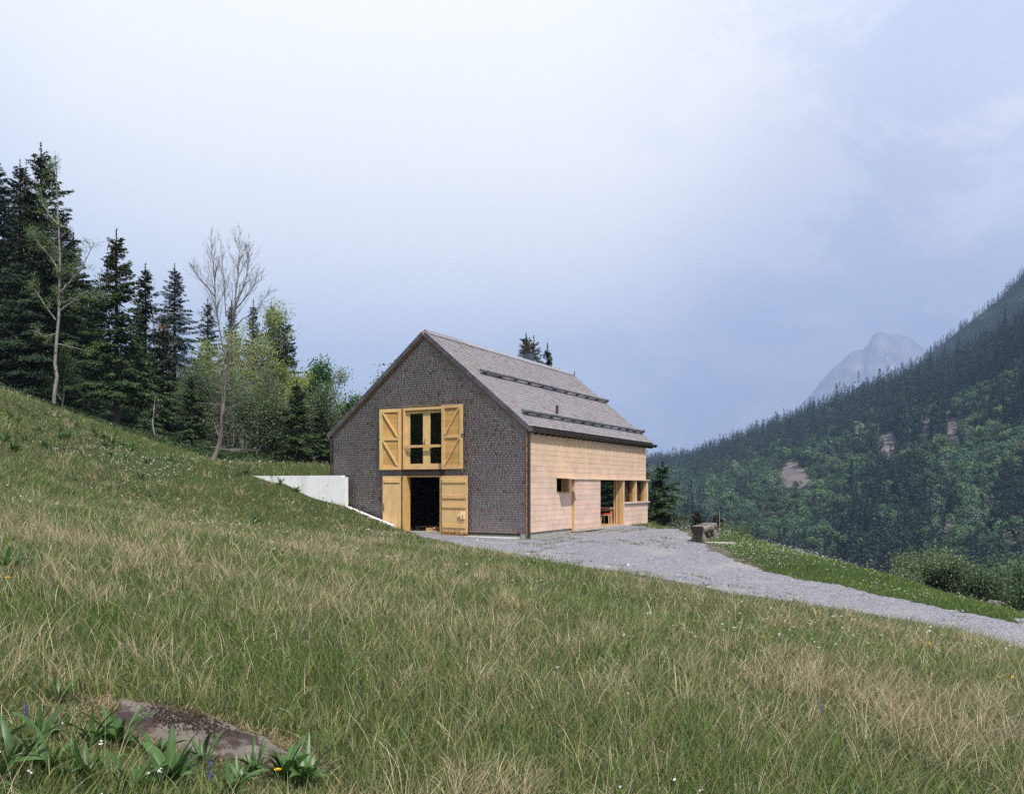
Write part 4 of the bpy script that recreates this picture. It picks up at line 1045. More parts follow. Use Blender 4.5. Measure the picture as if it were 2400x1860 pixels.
sp_px('spruce close behind the house end, seen through the corner windows', 1497, 1072, 56, 62, 26, group=G3, base=.03, col=GREEN2, dens=28)
sp_px('spruce behind the far gable, seen only through the open side door', 1425, 1062, 60, 66, 27, group=G3, base=.03, col=GREEN2, dens=28)
sp_px('tiny spruce between the full spruce and the trough tap', 1634, 1196, 50, 14, 28, group=G3, col=(.04, .04, .02), dens=40, whorl=.2)
sp_px('tiny reddish spruce just right of the trough tap', 1682, 1206, 46, 17, 29, group=G3, col=(.055, .032, .018), dens=40, whorl=.2)
sp_px('spruce with rusty cones at the left end of the bushes below the road', 2146, 1290, 31, 30, 30, group=G3, base=.02, col=GREEN1, cones=70)
sp_px('dark spruce half hidden in the bushes below the road', 2270, 1315, 33, 26, 31, group=G3, base=.02, col=GREEN1)

YG = (.285, .335, .085); GG = (.135, .175, .085); FG = (.075, .15, .045); PG = (.20, .235, .13)
G4 = 'broadleaved trees left of the house'
bl_px('yellow-green birch with the brightest young leaves, behind the bare tree', 575, 726, 64, 41, group=G4, leaves=5, size=.12, spread=.24, col=YG, stems=4, bark='bark_pale', wide=.9)
bl_px('yellow-green birch leaning right, its edge against the three spruces', 640, 800, 63, 42, group=G4, leaves=5, size=.12, spread=.24, col=YG, stems=4, bark='bark_pale', wide=1.0)
bl_px('grey-green alder of many thin stems right behind the bare trunk', 530, 850, 58, 43, group=G4, leaves=4, size=.12, spread=.30, col=GG, stems=5, bark='bark_pale', wide=.8)
bl_px('grey-green alder with thin bare-looking twigs between birches and young spruce', 600, 880, 56, 44, group=G4, leaves=4, size=.12, spread=.30, col=GG, stems=5, bark='bark_pale')
bl_px('grey-green shrubby alder touching the young pyramid spruce', 655, 915, 57, 45, group=G4, leaves=7, size=.13, spread=.28, col=(.14, .18, .075), stems=4)
bl_px('greyish alder left of the bare tree, low and dense', 465, 880, 64, 46, group=G4, leaves=6, size=.14, spread=.3, col=GG, stems=4)
bl_px('thin grey bare-twigged tree behind the rust-tinged spruce', 386, 668, 70, 47, group=G4, leaves=1, size=.10, spread=.2, col=GG, bark='bark_pale', kids=(2.4, 2, 1.5))
bl_px('fresh green beech crown behind the young pyramid spruce', 713, 870, 72, 48, group=G4, leaves=16, size=.22, spread=.4, col=FG)
bl_px('pale half-leafed tree top standing higher than the alders by the house', 770, 866, 71, 49, group=G4, leaves=5, size=.16, spread=.3, col=PG, bark='bark_pale')
bl_px('grey-green alder left of the small spruce at the eave', 735, 910, 62, 50, group=G4, leaves=5, size=.14, spread=.36, bark='bark_pale', col=GG, stems=4)
bl_px('grey-green alder reaching to the left roof edge', 795, 930, 63, 51, group=G4, leaves=5, size=.14, spread=.36, bark='bark_pale', col=(.15, .19, .09), stems=4)
bl_px('small pale bush behind the left roof edge', 825, 958, 66, 52, group=G4, leaves=7, size=.14, spread=.3, col=PG, stems=3)
bl_px('green tree crown peeping over the left slope of the roof', 867, 890, 64, 53, group=G4, leaves=14, size=.2, spread=.38, col=FG, stems=2)
bl_px('bluish leafless tree between the two tallest groups of spruces', 226, 650, 72, 54, group=G4, leaves=4, size=.14, spread=.3, col=(.11, .15, .11), stems=3)
bl_px('thin pale sapling at the meadow edge beside the single spruce', 367, 915, 45.5, 55, name='sapling', group=None, leaves=1, size=.06, spread=.1, col=GG, bark='bark_pale', rad=.03, maxl=1, kids=(2.0, 1, 1), clear=.2)
bl_px('short pale trunk in the shade right of the spotted rowan', 145, 840, 48, 56, name='sapling', leaves=5, size=.10, spread=.25, col=(.06, .10, .03), bark='bark_pale', rad=.05)
G5 = 'bushes below the road at the right'
for i, (px, top, D, c, lab) in enumerate(((2168, 1300, 30, GG, 'thin grey bush next to the rusty-coned spruce'), (2205, 1288, 31.5, (.115, .155, .072), 'tallest loose grey-green bush in the left half of the thicket'), (2250, 1300, 30, GG, 'bush with a forked pale stem in the middle of the thicket'),
        (2300, 1318, 29, (.10, .14, .066), 'low bush right above the stump by the road'), (2338, 1296, 31, (.095, .155, .066), 'rounded green bush behind the stump'), (2385, 1300, 29.5, (.10, .16, .066), 'rounded green bush cut by the right edge'), (2440, 1270, 30, GG, 'bush mostly outside the right edge'), (2120, 1345, 29, GG, 'small low bush at the left foot of the thicket'))):
    bl_px(lab, px, top, D, 60 + i, name='bush', cat='bush', group=G5, leaves=4, size=.085, spread=.17, col=c, stems=6, clear=.06, wide=1.6, kids=(2.8, 2.2, 1.6), rad=.03, bark='bark_pale')
for i, (px, top, D, lab) in enumerate(((1600, 1178, 51, 'half-bare shrub at the right foot of the full spruce'), (1712, 1224, 42, 'low shrub on the crest right of the trough'), (1740, 1232, 40, 'small leafy shrub on the grassy crest above the road'))):
    bl_px(lab, px, top, D, 70 + i, name='shrub', cat='shrub', leaves=5 if i else 2, size=.09, spread=.15, col=(.09, .13, .05), stems=5, clear=.05, wide=1.8, rad=.02, maxl=1, kids=(3, 2, 1), bark='bark_pale')

# ---- the leafing rowan and the bare tree follow the photograph's stems
def stem_world(pts, D, rng, dy=.0):
    out = []; off = 0
    for px, py in pts: off += rng.normal(0, .05); out.append(pix(px, py, D + off + dy))
    return out
def ribs(S, pts, r0, r1):
    k = len(pts); rr = np.linspace(r0, r1, k)
    for i in range(k - 1): S.append((np.array(pts[i]), np.array(pts[i + 1]), rr[i], rr[i + 1]))
def dress(rng, pts, r, S, tips, n, Lm, a, f0=.0, maxl=2, side=None):
    pts = [np.array(p) for p in pts]; k = len(pts)
    for _ in range(n):
        f = f0 + (1 - f0) * rng.random(); u = f * (k - 1); i = min(int(u), k - 2); b = pts[i] + (pts[i + 1] - pts[i]) * (u - i)
        ax = pts[i + 1] - pts[i]; ax /= np.linalg.norm(ax)
        w = rng.normal(0, 1, 3); w -= ax * w.dot(ax); w /= np.linalg.norm(w); an = np.radians(rng.uniform(*a['ang']))
        d = ax * math.cos(an) + w * math.sin(an)
        grow(rng, b, d, Lm(f) * rng.uniform(.6, 1.2), max(.004, r * (1 - f) * .32 + .004), 1, maxl + 1, S, tips, a)
def photo_tree(name, label, base, D, stems, seed, bark, leaf=None):
    rng = np.random.default_rng(seed); x, y = (base[0] - 1200) * D / FPX, D
    z0 = h1(x, y); t = empty(name, (x, y, z0)); tag(t, label, 'tree')
    S, tips = [], []
    org = np.array((x, y, z0))
    first = True
    for pts, r0, r1, n, Lm, f0, a in stems:
        w = stem_world(pts, D, rng, 0.0)
        w = [np.array(p) - org for p in w]
        if first: w[0][2] = -.15; first = False
        ribs(S, w, r0, r1); aa = dict(DEF); aa.update(a); dress(rng, w, r0, S, tips, n, Lm, aa, f0)
    V, F = tubes(S, 7); mesh('trunk', V, F, M[bark], t)
    if leaf:
        V, F, c = leaf_mesh(rng, [q for q in tips if rng.random() < .5], *leaf); mesh('crown', V, F, M['leaf'], t, col=c)
    return t
c5 = lambda x, y: (x / 2.5275, 330 + y / 2.5275)
A1 = dict(wig=.12, up=.06, kids=(0, 2.0, 1.5), ang=(32, 60), ratio=(.4, .5, .55), thin=.6)
photo_tree('rowan_tree', 'pale spotted bent trunk with sparse young leaves, in front of the dark left wood', (127, 956), 45, [
    ([c5(*p) for p in ((320, 1590), (322, 1500), (338, 1400), (326, 1320), (335, 1180), (348, 1050), (349, 950), (353, 820), (355, 700), (350, 560), (345, 450), (338, 330), (335, 210), (330, 95))], .105, .014, 26, lambda f: 1.25 - .6 * f, .42, A1),
    ([c5(*p) for p in ((352, 780), (300, 690), (240, 620), (185, 560))], .045, .012, 9, lambda f: .8, .15, A1),
    ([c5(*p) for p in ((350, 500), (290, 440), (250, 370), (240, 280))], .035, .01, 8, lambda f: .7, .15, A1),
    ([c5(*p) for p in ((355, 900), (420, 830), (480, 760), (520, 680), (560, 600))], .05, .012, 11, lambda f: .8, .15, A1),
    ([c5(*p) for p in ((350, 1010), (430, 950), (510, 890), (590, 940))], .045, .01, 9, lambda f: .7, .15, A1),
    ([c5(*p) for p in ((330, 1060), (270, 980), (220, 900), (180, 850))], .04, .01, 8, lambda f: .7, .15, A1),
    ([c5(*p) for p in ((340, 1140), (260, 1160), (190, 1120))], .03, .01, 6, lambda f: .6, .15, A1),
    ([c5(*p) for p in ((336, 1200), (420, 1220), (540, 1250))], .03, .008, 6, lambda f: .5, .15, A1)],
    101, 'bark_spot', (1, .12, .075, (.14, .22, .06), .3))
c6 = lambda x, y: (400 + x / 2.8227, 530 + y / 2.8227)
A2 = dict(wig=.05, up=.12, kids=(0, 1.15, .9), ang=(16, 40), ratio=(.4, .55, .6), thin=.6)
A3 = dict(wig=.16, up=.02, kids=(0, 1.2, .8), ang=(45, 85), ratio=(.4, .5, .5), thin=.6)
photo_tree('bare_tree', 'leafless forked tree with a curved trunk at the meadow edge', (499, 1079), 42, [
    ([c6(*p) for p in ((272, 1552), (302, 1500), (325, 1430), (338, 1330), (342, 1230), (352, 1120), (360, 1000), (368, 900), (378, 830))], .125, .062, 26, lambda f: 1.5, .2, A3),
    ([c6(*p) for p in ((372, 880), (345, 800), (318, 650), (300, 520), (292, 400), (284, 280), (272, 170), (268, 70))], .042, .007, 40, lambda f: 1.9 - 1.1 * f, .25, A2),
    ([c6(*p) for p in ((378, 830), (398, 700), (418, 580), (432, 450), (446, 330), (455, 210), (460, 120))], .047, .007, 42, lambda f: 1.9 - 1.0 * f, .2, A2),
    ([c6(*p) for p in ((366, 600), (358, 480), (352, 360), (340, 240), (330, 130))], 0.027, .006, 26, lambda f: 1.2 - .6 * f, .2, A2),
    ([c6(*p) for p in ((425, 540), (470, 430), (500, 330), (520, 230), (515, 170))], .027, .006, 26, lambda f: 1.2 - .6 * f, .2, A2),
    ([c6(*p) for p in ((420, 560), (490, 480), (545, 400), (575, 320))], .035, .01, 14, lambda f: .9, .2, A2),
    ([c6(*p) for p in ((295, 470), (240, 400), (185, 340), (150, 290))], .032, .008, 13, lambda f: .9, .2, A2),
    ([c6(*p) for p in ((400, 690), (480, 610), (560, 570), (630, 460))], .03, .008, 12, lambda f: .8, .3, A2),
    ([c6(*p) for p in ((310, 640), (240, 600), (160, 640))], .025, .007, 8, lambda f: .6, .3, A3)],
    102, 'bark_grey')
# brushwood heaped at the wood's edge, a stump and a marker post by the road
def brush(px, py, D, w, seed, label):
    rng = np.random.default_rng(seed); x, y = (px - 1200) * D / FPX, D; z0 = h1(x, y); b = MB()
    for _ in range(34):
        c = rng.normal(0, 1, 3) * (w * .35, w * .3, .05) + (0, 0, .12); a = rng.uniform(-.6, .6); L = rng.uniform(.5, 1.1) * w * .5
        dv = np.array((math.cos(a), math.sin(a), rng.normal(0, .12))) * L; b.tube([c - dv, c + dv * .2 + rng.normal(0, .04, 3), c + dv], [.03, .022, .01], 5)
    o = b.build('brush_pile', M['bark_grey']); o.location = (x, y, z0); tag(o, label, 'brushwood')
brush(508, 1052, 52, 2.2, 5, 'grey heap of cut branches behind the foot of the bare tree')
brush(95, 905, 50, 2.2, 6, 'grey heap of branches under the tallest left spruce')
bx_, by_ = 11.05, 20.0
def lump(name, x, y, sx, sy, sz, seed, mat, label, cat, sink=.3, flat=.75, rot=0):
    rng = np.random.default_rng(seed); b = MB(); n, m = 18, 10; V = []
    for i in range(m + 1):
        th = math.pi * i / m
        for j in range(n):
            ph = 2 * math.pi * j / n; k = 1 + .16 * math.sin(3 * ph + seed + i * .3) + .10 * math.sin(5 * ph - i * .6) + rng.normal(0, .035)
            zz = math.copysign(abs(math.cos(th)) ** flat, math.cos(th)); V.append((sx * k * math.sin(th) ** .6 * math.cos(ph), sy * k * math.sin(th) ** .6 * math.sin(ph), sz * zz * (1 + rng.normal(0, .03))))
    F = [(i * n + j, (i + 1) * n + j, (i + 1) * n + (j + 1) % n, i * n + (j + 1) % n) for i in range(m) for j in range(n)]
    b.raw(V, F); o = b.build(name, mat); o.location = (x, y, h1(x, y) + sz * (1 - 2 * sink)); o.rotation_euler = (0, 0, rot); return tag(o, label, cat)
M['stump'] = material('rotting_stump', (.13, .118, .10), .95, noise=[((8, 8, 8), .4)], noise2=[((5, 5, 5), .52, .60, (.025, .02, .015))], bump=((14, 14, 14), .8, .03))
lump('tree_stump', bx_, by_, .17, .15, .15, 3, M['stump'], 'grey rotting stump on the grassy edge below the road at the right', 'stump', .35)
px_, py_ = ground_at(2024, 1328, 15, 40)
b = MB(); b.tube([(0, 0, -.1), (0, 0, .22)], .025, 8); o = b.build('marker_post', M['bark_dark']); o.location = (px_, py_, h1(px_, py_)); tag(o, 'tiny dark marker post on the grassy crest below the road', 'post')
# ------------------------------------------------------------------ the wooded slope across the valley, the shoulder behind it, the far peak
M['hill'] = material('wooded_hill_ground', (1, 1, 1), .95, attr=True, noise=((.05, .05, .05), .3), spec=.05)
M['hneedle'] = material('far_conifer', (1, 1, 1), .7, attr=True, translucent=.1, spec=.15, obj_rand=.28)
M['hleaf'] = material('far_broadleaf', (1, 1, 1), .65, attr=True, translucent=.25, spec=.15, obj_rand=.35)
def lerp_tab(tab, q):
    t = np.array(tab, float); return np.stack([np.interp(q, t[:, 0], t[:, i]) for i in range(1, t.shape[1])], -1)
RID = [(1000, 1150, 1900), (1300, 1118, 1750), (1500, 1096, 1600), (1628, 1076, 1480), (1783, 1017, 1330), (1878, 978, 1240), (1972, 945, 1180), (2067, 908, 1120), (2124, 884, 1090), (2232, 850, 1040), (2303, 810, 1000), (2400, 752, 950), (2600, 640, 860), (3000, 430, 720)]
BOT = [(1000, 1200, 900), (1300, 1232, 720), (1500, 1246, 640), (1628, 1258, 590), (1800, 1300, 510), (1950, 1340, 455), (2100, 1385, 410), (2250, 1420, 380), (2400, 1470, 350), (2700, 1580, 320), (3000, 1690, 300)]
def surf(bot, rid, s, t, rough=1.0):
    b = lerp_tab(bot, s); r = lerp_tab(rid, s)
    P0 = pix(s, b[..., 0], b[..., 1]); P1 = pix(s, r[..., 0], r[..., 1])
    P0, P1 = np.moveaxis(np.array(P0), 0, -1), np.moveaxis(np.array(P1), 0, -1)
    tt = t[..., None]; P = P0 + (P1 - P0) * tt
    bulge = np.clip(t, 0, 1) * (1 - np.clip(t, 0, 1))
    n = field2(P[..., 0], P[..., 1], 55, 1) * 7 + field2(P[..., 0], P[..., 1], 22, 2) * 2.2 + field2(P[..., 0] * 1.8, P[..., 1] * .4, 120, 0) * 14 * bulge * 2
    P[..., 2] += n * rough * np.clip(1.15 - t, .15, 1) 
    P[..., 2] += np.where(t > 1, -(t - 1) * 260, 0) - np.where(t > 1, (P1 - P0)[..., 2] * (t - 1), 0)
    return P
PATCH = [(1845, 1112, 22, 34, .25), (1882, 1122, 20, 24, -.2), (2078, 1042, 26, 36, -.5), (2171, 1010, 10, 34, .2), (2228, 1000, 21, 36, -.4), (2214, 1244, 13, 44, .62), (1760, 1150, 18, 10, 0)]
def scree(P, grow_=1.0):
    px = 1200 + P[..., 0] * FPX / P[..., 1]; py = HOR - (P[..., 2] - CAMZ) * FPX / P[..., 1]
    m = np.zeros(px.shape)
    for cx, cy_, rx_, ry_, rot in PATCH:
        dx, dy = px - cx, py - cy_; u = dx * math.cos(rot) + dy * math.sin(rot); v = -dx * math.sin(rot) + dy * math.cos(rot)
        q = (u / rx_) ** 2 + (v / ry_) ** 2 + .75 * field2(px, py, 11, 2) + .4 * field2(px, py, 4, 3)
        m = np.maximum(m, (q < grow_).astype(float))
    return m
def hill_mesh(name, bot, rid, s0, s1, ns, t0, t1, nt, colf):
    s, t = np.meshgrid(np.linspace(s0, s1, ns), np.r_[np.linspace(t0, 1.0, nt), np.linspace(1.0, t1, 6)[1:]])
    P = surf(bot, rid, s, t); k = P.shape[0]; i = np.arange(P.shape[0] * P.shape[1]).reshape(P.shape[:2])
    F = np.stack([i[:-1, :-1], i[:-1, 1:], i[1:, 1:], i[1:, :-1]], -1).reshape(-1, 4)
    o = mesh(name, P.reshape(-1, 3), F, M['hill'], col=colf(P).reshape(-1, 3), smooth=True); tag(o, kind='structure'); return o
def hillcol(P):
    m = scree(P)[..., None]; n = field2(P[..., 0], P[..., 1], 18, 3)[..., None]
    sc_ = np.array((.175, .147, .135)) * (1 + .30 * field2(P[..., 0] * 1.5 + P[..., 2] * .8, P[..., 2] * .4, 4, 1)[..., None] + .2 * field2(P[..., 0], P[..., 2], 14, 2)[..., None])
    g = np.array((.024, .036, .017)) * (1 + .4 * n)
    return np.clip(g * (1 - m) + sc_ * m, .003, 1)
hill_mesh('hillside', BOT, RID, 1000, 3000, 340, -.55, 1.6, 150, hillcol)
RID2 = [(1980, 960, 2150), (2119, 884, 2050), (2171, 838, 2000), (2256, 768, 1930), (2341, 704, 1860), (2400, 642, 1800), (2600, 500, 1650), (3000, 330, 1450)]
BOT2 = [(1980, 1150, 1650), (2400, 1000, 1350), (3000, 900, 1000)]
hill_mesh('shoulder_ridge', BOT2, RID2, 1980, 3000, 120, -.2, 1.5, 60, lambda P: np.clip(np.array((.025, .036, .018)) * (1 + .5 * field2(P[..., 0], P[..., 1], 40, 3)[..., None]) + (field2(P[..., 0], P[..., 2], 30, 1)[..., None] > .62) * np.array((.10, .085, .07)), .003, 1))

# far rocky peak
prof = np.array([(1560, 1100), (1700, 1040), (1780, 1000), (1868, 955), (1901, 923), (1953, 862), (2001, 822), (2025, 815), (2039, 802), (2043, 786), (2058, 776), (2072, 783), (2086, 786), (2100, 781), (2124, 789), (2168, 817), (2230, 862), (2330, 930), (2500, 1000), (2700, 1060)], float)
sx, tt = np.meshgrid(np.linspace(1560, 2700, 260), np.linspace(0, 1.25, 90))
ridge = np.interp(sx, prof[:, 0], prof[:, 1]) + field2(sx, sx * .3, 16, 2) * 3.0 + field2(sx, sx * .2, 5, 1) * 2.2
D3 = 9800 - 3800 * tt
py3 = ridge + (1230 - ridge) * tt
P = np.moveaxis(np.array(pix(sx, py3, D3)), 0, -1)
rg = field2(sx + tt * 120, tt * 300, 26, 1) * 160 + field2(sx * 1.0 + tt * 60, tt * 160, 9, 3) * 110 + field2(sx * 1.3 - tt * 40, tt * 90, 3.5, 2) * 40
P[..., 1] += rg * np.clip(tt * 6, 0, 1); P[..., 2] += rg * .25 * np.clip(tt * 6, 0, 1)
back = P[:1].copy(); back[..., 1] += 700; back[..., 2] -= 1100
P = np.concatenate([back, P], 0)
cc = np.array((.235, .215, .215)) * (1 + .35 * field2(P[..., 0], P[..., 2], 60, 2)[..., None])
veg = (field2(P[..., 0], P[..., 2], 90, 0) - (P[..., 2] - 600) / 600)[..., None]
cc = np.where(veg > .3, np.array((.11, .12, .09)), cc)
snow = (field2(P[..., 0] * 2.2, P[..., 2], 22, 1) > 1.0) & (P[..., 2] > 500); cc = np.where(snow[..., None], np.array((.75, .76, .8)), cc)
i = np.arange(P.shape[0] * P.shape[1]).reshape(P.shape[:2])
o = mesh('far_mountain', P.reshape(-1, 3), np.stack([i[:-1, :-1], i[:-1, 1:], i[1:, 1:], i[1:, :-1]], -1).reshape(-1, 4), M['hill'], col=np.clip(cc, .01, 1).reshape(-1, 3)); tag(o, kind='structure')

# ---- far trees
def far_conifer(rng, H=23, Rb=4.0, n=150, col=(.020, .034, .020)):
    lv = 11; V, F, c = [], [], []
    fr = rng.random(n) ** .8 * .97; az = rng.uniform(0, 6.283, n); rad = Rb * (1 - fr) ** .9 * rng.uniform(.25, 1.08, n) + .15
    P = np.c_[np.cos(az) * rad, np.sin(az) * rad, fr * H + .04 * H]
    Dv = unit(np.c_[np.cos(az), np.sin(az), -.45 + .9 * fr ** 3 + rng.normal(0, .15, n)]); Wv = unit(np.cross(Dv, np.array([[0, 0, 1.]]) + rng.normal(0, .25, (n, 3))))
    L = (1.1 + 1.6 * (1 - fr)) * rng.uniform(.7, 1.3, n); V1, F1 = quads4(P, Dv, Wv, L, .62 * L)
    cc = np.asarray(col)[None] * np.exp(rng.normal(0, .28, (n, 1)))
    top = np.array([(0, 0, H * 1.05), (.35, 0, H * .86), (-.2, .3, H * .86), (-.2, -.3, H * .86)]); 
    V = np.concatenate([V1, top]); F = np.concatenate([F1, len(V1) + np.array([[0, 1, 2, 2], [0, 2, 3, 3], [0, 3, 1, 1]])]); cc = np.concatenate([np.repeat(cc, 4, 0), np.tile(np.asarray(col), (4, 1))])
    return V, F, cc
def far_broad(rng, H=17, Rb=5.2, n=190, col=(.058, .105, .032)):
    k = 9; cen = np.c_[rng.normal(0, Rb * .42, (k, 2)), rng.uniform(.42, .82, k) * H]; rr_ = rng.uniform(.36, .62, k) * Rb
    b = rng.integers(0, k, n); d = unit(rng.normal(0, 1, (n, 3)) + np.array([[0, 0, .25]]))
    P = cen[b] + d * (rr_[b] * rng.uniform(.75, 1.1, n))[:, None]
    nrm = unit(d + rng.normal(0, .35, (n, 3)) + np.array([[0, 0, .3]])); Dv = unit(np.cross(nrm, rng.normal(0, 1, (n, 3)))); Wv = np.cross(nrm, Dv)
    L = rng.uniform(.9, 1.9, n) * (1 if n < 150 else .72); V, F = quads4(P, Dv, Wv, L * 1.15, L)
    c = np.asarray(col)[None] * np.exp(rng.normal(0, .15, (n, 1))) * (1 + rng.normal(0, .04, (n, 3)))
    V2, F2 = tubes([(np.array((0, 0, 0.)), np.array((0, 0, H * .85)), .30, .12)] + [(np.array((0, 0, q[2] * .6)), q + (0, 0, rr_[i] * .8), .12, .05) for i, q in enumerate(cen)], 4)
    return np.concatenate([V, V2]), np.concatenate([F, F2 + len(V)]), np.concatenate([np.repeat(c, 4, 0), np.tile((.09, .08, .07), (len(V2), 1))])
rf = np.random.default_rng(77)
def scatter(bot, rid, s0, s1, t0, t1, ns, nt, per):
    s, t = np.meshgrid(np.linspace(s0, s1, ns), np.linspace(t0, t1, nt)); Pc = surf(bot, rid, s, t)
    e1 = Pc[:-1, 1:] - Pc[:-1, :-1]; e2 = Pc[1:, :-1] - Pc[:-1, :-1]; ar = np.linalg.norm(np.cross(e1, e2), axis=-1)
    n = rf.poisson(ar / per); i, j = np.nonzero(n); rep = n[i, j]; i = np.repeat(i, rep); j = np.repeat(j, rep); m = len(i)
    ds, dt = (s1 - s0) / (ns - 1), (t1 - t0) / (nt - 1)
    return surf(bot, rid, s0 + (j + rf.random(m)) * ds, t0 + (i + rf.random(m)) * dt), t0 + (i + .5) * dt
P, tt_ = scatter(BOT, RID, 1150, 2650, -.12, 1.0, 150, 60, 26)
_dn = P.copy(); _dn[:, 2] += 11.0
ok = (scree(P, 1.1) < .5) & (scree(_dn, .75) < .5)
P, tt_ = P[ok], tt_[ok]
px = 1200 + P[:, 0] * FPX / P[:, 1]; py = HOR - (P[:, 2] - CAMZ) * FPX / P[:, 1]
bn_ = field2(P[:, 0], P[:, 1], 45, 1) * .55 + field2(P[:, 0], P[:, 1], 16, 2) * .4 + rf.normal(0, .18, len(P)) + .42 - .95 * np.clip((tt_ - .45) / .5, 0, 1)
for cx, cy_, r_, a_ in ((1800, 1190, 110, .9), (1960, 1160, 70, .5), (2250, 1110, 90, .7), (2330, 1060, 70, .5), (1960, 1080, 80, .35), (2010, 1250, 70, -.6), (2160, 1300, 80, -.6), (2250, 1270, 45, .7), (2330, 1290, 50, .6), (2360, 1190, 70, -.5), (2120, 1180, 70, -.3), (2100, 1270, 40, .5), (1560, 1180, 90, .2), (2050, 1000, 60, .3)):
    bn_ += a_ * np.exp(-((px - cx) ** 2 + (py - cy_) ** 2) / r_ ** 2)
isb = bn_ > .38
bsz = np.where(isb, .84, 1.0)
young = rf.random(len(P)) < .16
scl = np.exp(rf.normal(-.22, .22, len(P))) * np.where(young, .55, 1) * bsz
az_ = rf.uniform(0, 6.283, len(P))
NC = [far_conifer(np.random.default_rng(200 + k), H=21 + 3 * (k % 3), Rb=3.7 + .5 * (k % 2), n=230, col=c) for k, c in enumerate(((.036, .063, .044), (.046, .075, .042), (.031, .056, .044), (.052, .074, .048)))]
NB = [far_broad(np.random.default_rng(300 + k), H=16 + 2 * (k % 3), col=c, n=430) for k, c in enumerate(((.098, .175, .070), (.118, .20, .074), (.13, .195, .085), (.075, .13, .072), (.16, .20, .125), (.075, .145, .072)))]
LC = [far_conifer(np.random.default_rng(220 + k), H=20 + k, Rb=4.4, n=90, col=c) for k, c in enumerate(((.036, .063, .044), (.045, .072, .044), (.039, .063, .044)))]
LB = [far_broad(np.random.default_rng(320 + k), n=80, col=c) for k, c in enumerate(((.098, .175, .070), (.12, .20, .076), (.085, .145, .074)))]
def merged(protos, kinds, P, scl, az):
    Vs, Fs, Cs, off = [], [], [], 0
    for k, (V, F, c) in enumerate(protos):
        q = np.nonzero(kinds == k)[0]
        if not len(q): continue
        ca, sa = np.cos(az[q]), np.sin(az[q]); X = V[None, :, 0] * ca[:, None] - V[None, :, 1] * sa[:, None]; Y = V[None, :, 0] * sa[:, None] + V[None, :, 1] * ca[:, None]
        W3 = np.stack([X, Y, np.broadcast_to(V[None, :, 2], X.shape)], -1) * scl[q][:, None, None] + P[q][:, None]
        tone = np.exp(np.random.default_rng(k).normal(0, .24, (len(q), 1, 1)))
        Vs.append(W3.reshape(-1, 3)); Fs.append((F[None] + (off + np.arange(len(q)) * len(V))[:, None, None]).reshape(-1, 4)); Cs.append((c[None] * tone).reshape(-1, 3)); off += len(q) * len(V)
    return np.concatenate(Vs), np.concatenate(Fs), np.concatenate(Cs)
inv = (px > -20) & (px < 2420) & (px > 1515) & (py < np.interp(px, [1500, 1690, 1900, 2100, 2250, 2400], [1235, 1250, 1300, 1345, 1300, 1290]))
size = scl / P[:, 1] * np.where(inv, 1, 0)
solo = np.zeros(len(P), bool)
for flag in (False, True):
    q = np.nonzero(isb == flag)[0]; solo[q[np.argsort(-size[q])[:298]]] = True
def proto_mesh(nm, arr, m):
    o = mesh(nm, arr[0], arr[1], m, col=np.clip(arr[2], .002, 1)); return o
pm_c = [proto_mesh('conifer', a, M['hneedle']) for a in NC]; pm_b = [proto_mesh('beech_tree', a, M['hleaf']) for a in NB]
used = set()
for i in np.nonzero(solo)[0]:
    lst = pm_b if isb[i] else pm_c; src = lst[int(rf.integers(len(lst)))]
    if src.name in used: o = src.copy(); C.objects.link(o)
    else: o = src; used.add(src.name)
    o.location = P[i] - (0, 0, .5); o.scale = (scl[i],) * 3; o.rotation_euler = (0, 0, az_[i])
    if isb[i]: tag(o, 'leafy green broadleaved tree on the near part of the wooded slope across the valley', 'tree', 'broadleaved trees on the near part of the far slope')
    else: tag(o, 'dark conifer on the near part of the wooded slope across the valley', 'tree', 'conifers on the near part of the far slope')
rest = np.nonzero(~solo)[0]
nearr = rest[P[rest, 1] < 800]; farr = rest[P[rest, 1] >= 800]
def stuff_mesh(nm, parts, m, label):
    off = 0; Vs, Fs, Cs = [], [], []
    for V, F, c in parts: Vs.append(V); Fs.append(F + off); Cs.append(c); off += len(V)
    o = mesh(nm, np.concatenate(Vs), np.concatenate(Fs), m, col=np.clip(np.concatenate(Cs), .002, 1)); return tag(o, label, 'forest', None, 'stuff')
# shoulder ridge trees
P2, t2 = scatter(BOT2, RID2, 2000, 2700, .05, 1.0, 60, 40, 75)
def kk(n, m): return rf.integers(0, m, n)
cn, cf = nearr[~isb[nearr]], farr[~isb[farr]]; bn2, bf = nearr[isb[nearr]], farr[isb[farr]]
stuff_mesh('conifer_forest', [merged(NC, kk(len(cn), 4), P[cn], scl[cn], az_[cn]), merged(LC, kk(len(cf), 3), P[cf], scl[cf], az_[cf]), merged(LC, kk(len(P2), 3), P2, rf.uniform(.7, 1.1, len(P2)), rf.uniform(0, 6.28, len(P2)))], M['hneedle'], 'dense dark conifer forest covering the far slope up to its ridge')
stuff_mesh('broadleaf_forest', [merged(NB, kk(len(bn2), 6), P[bn2], scl[bn2], az_[bn2]), merged(LB, kk(len(bf), 3), P[bf], scl[bf], az_[bf])], M['hleaf'], 'green broadleaf woodland in patches among the conifers of the far slope')
print('FAR TREES', len(P), isb.sum(), len(P2))
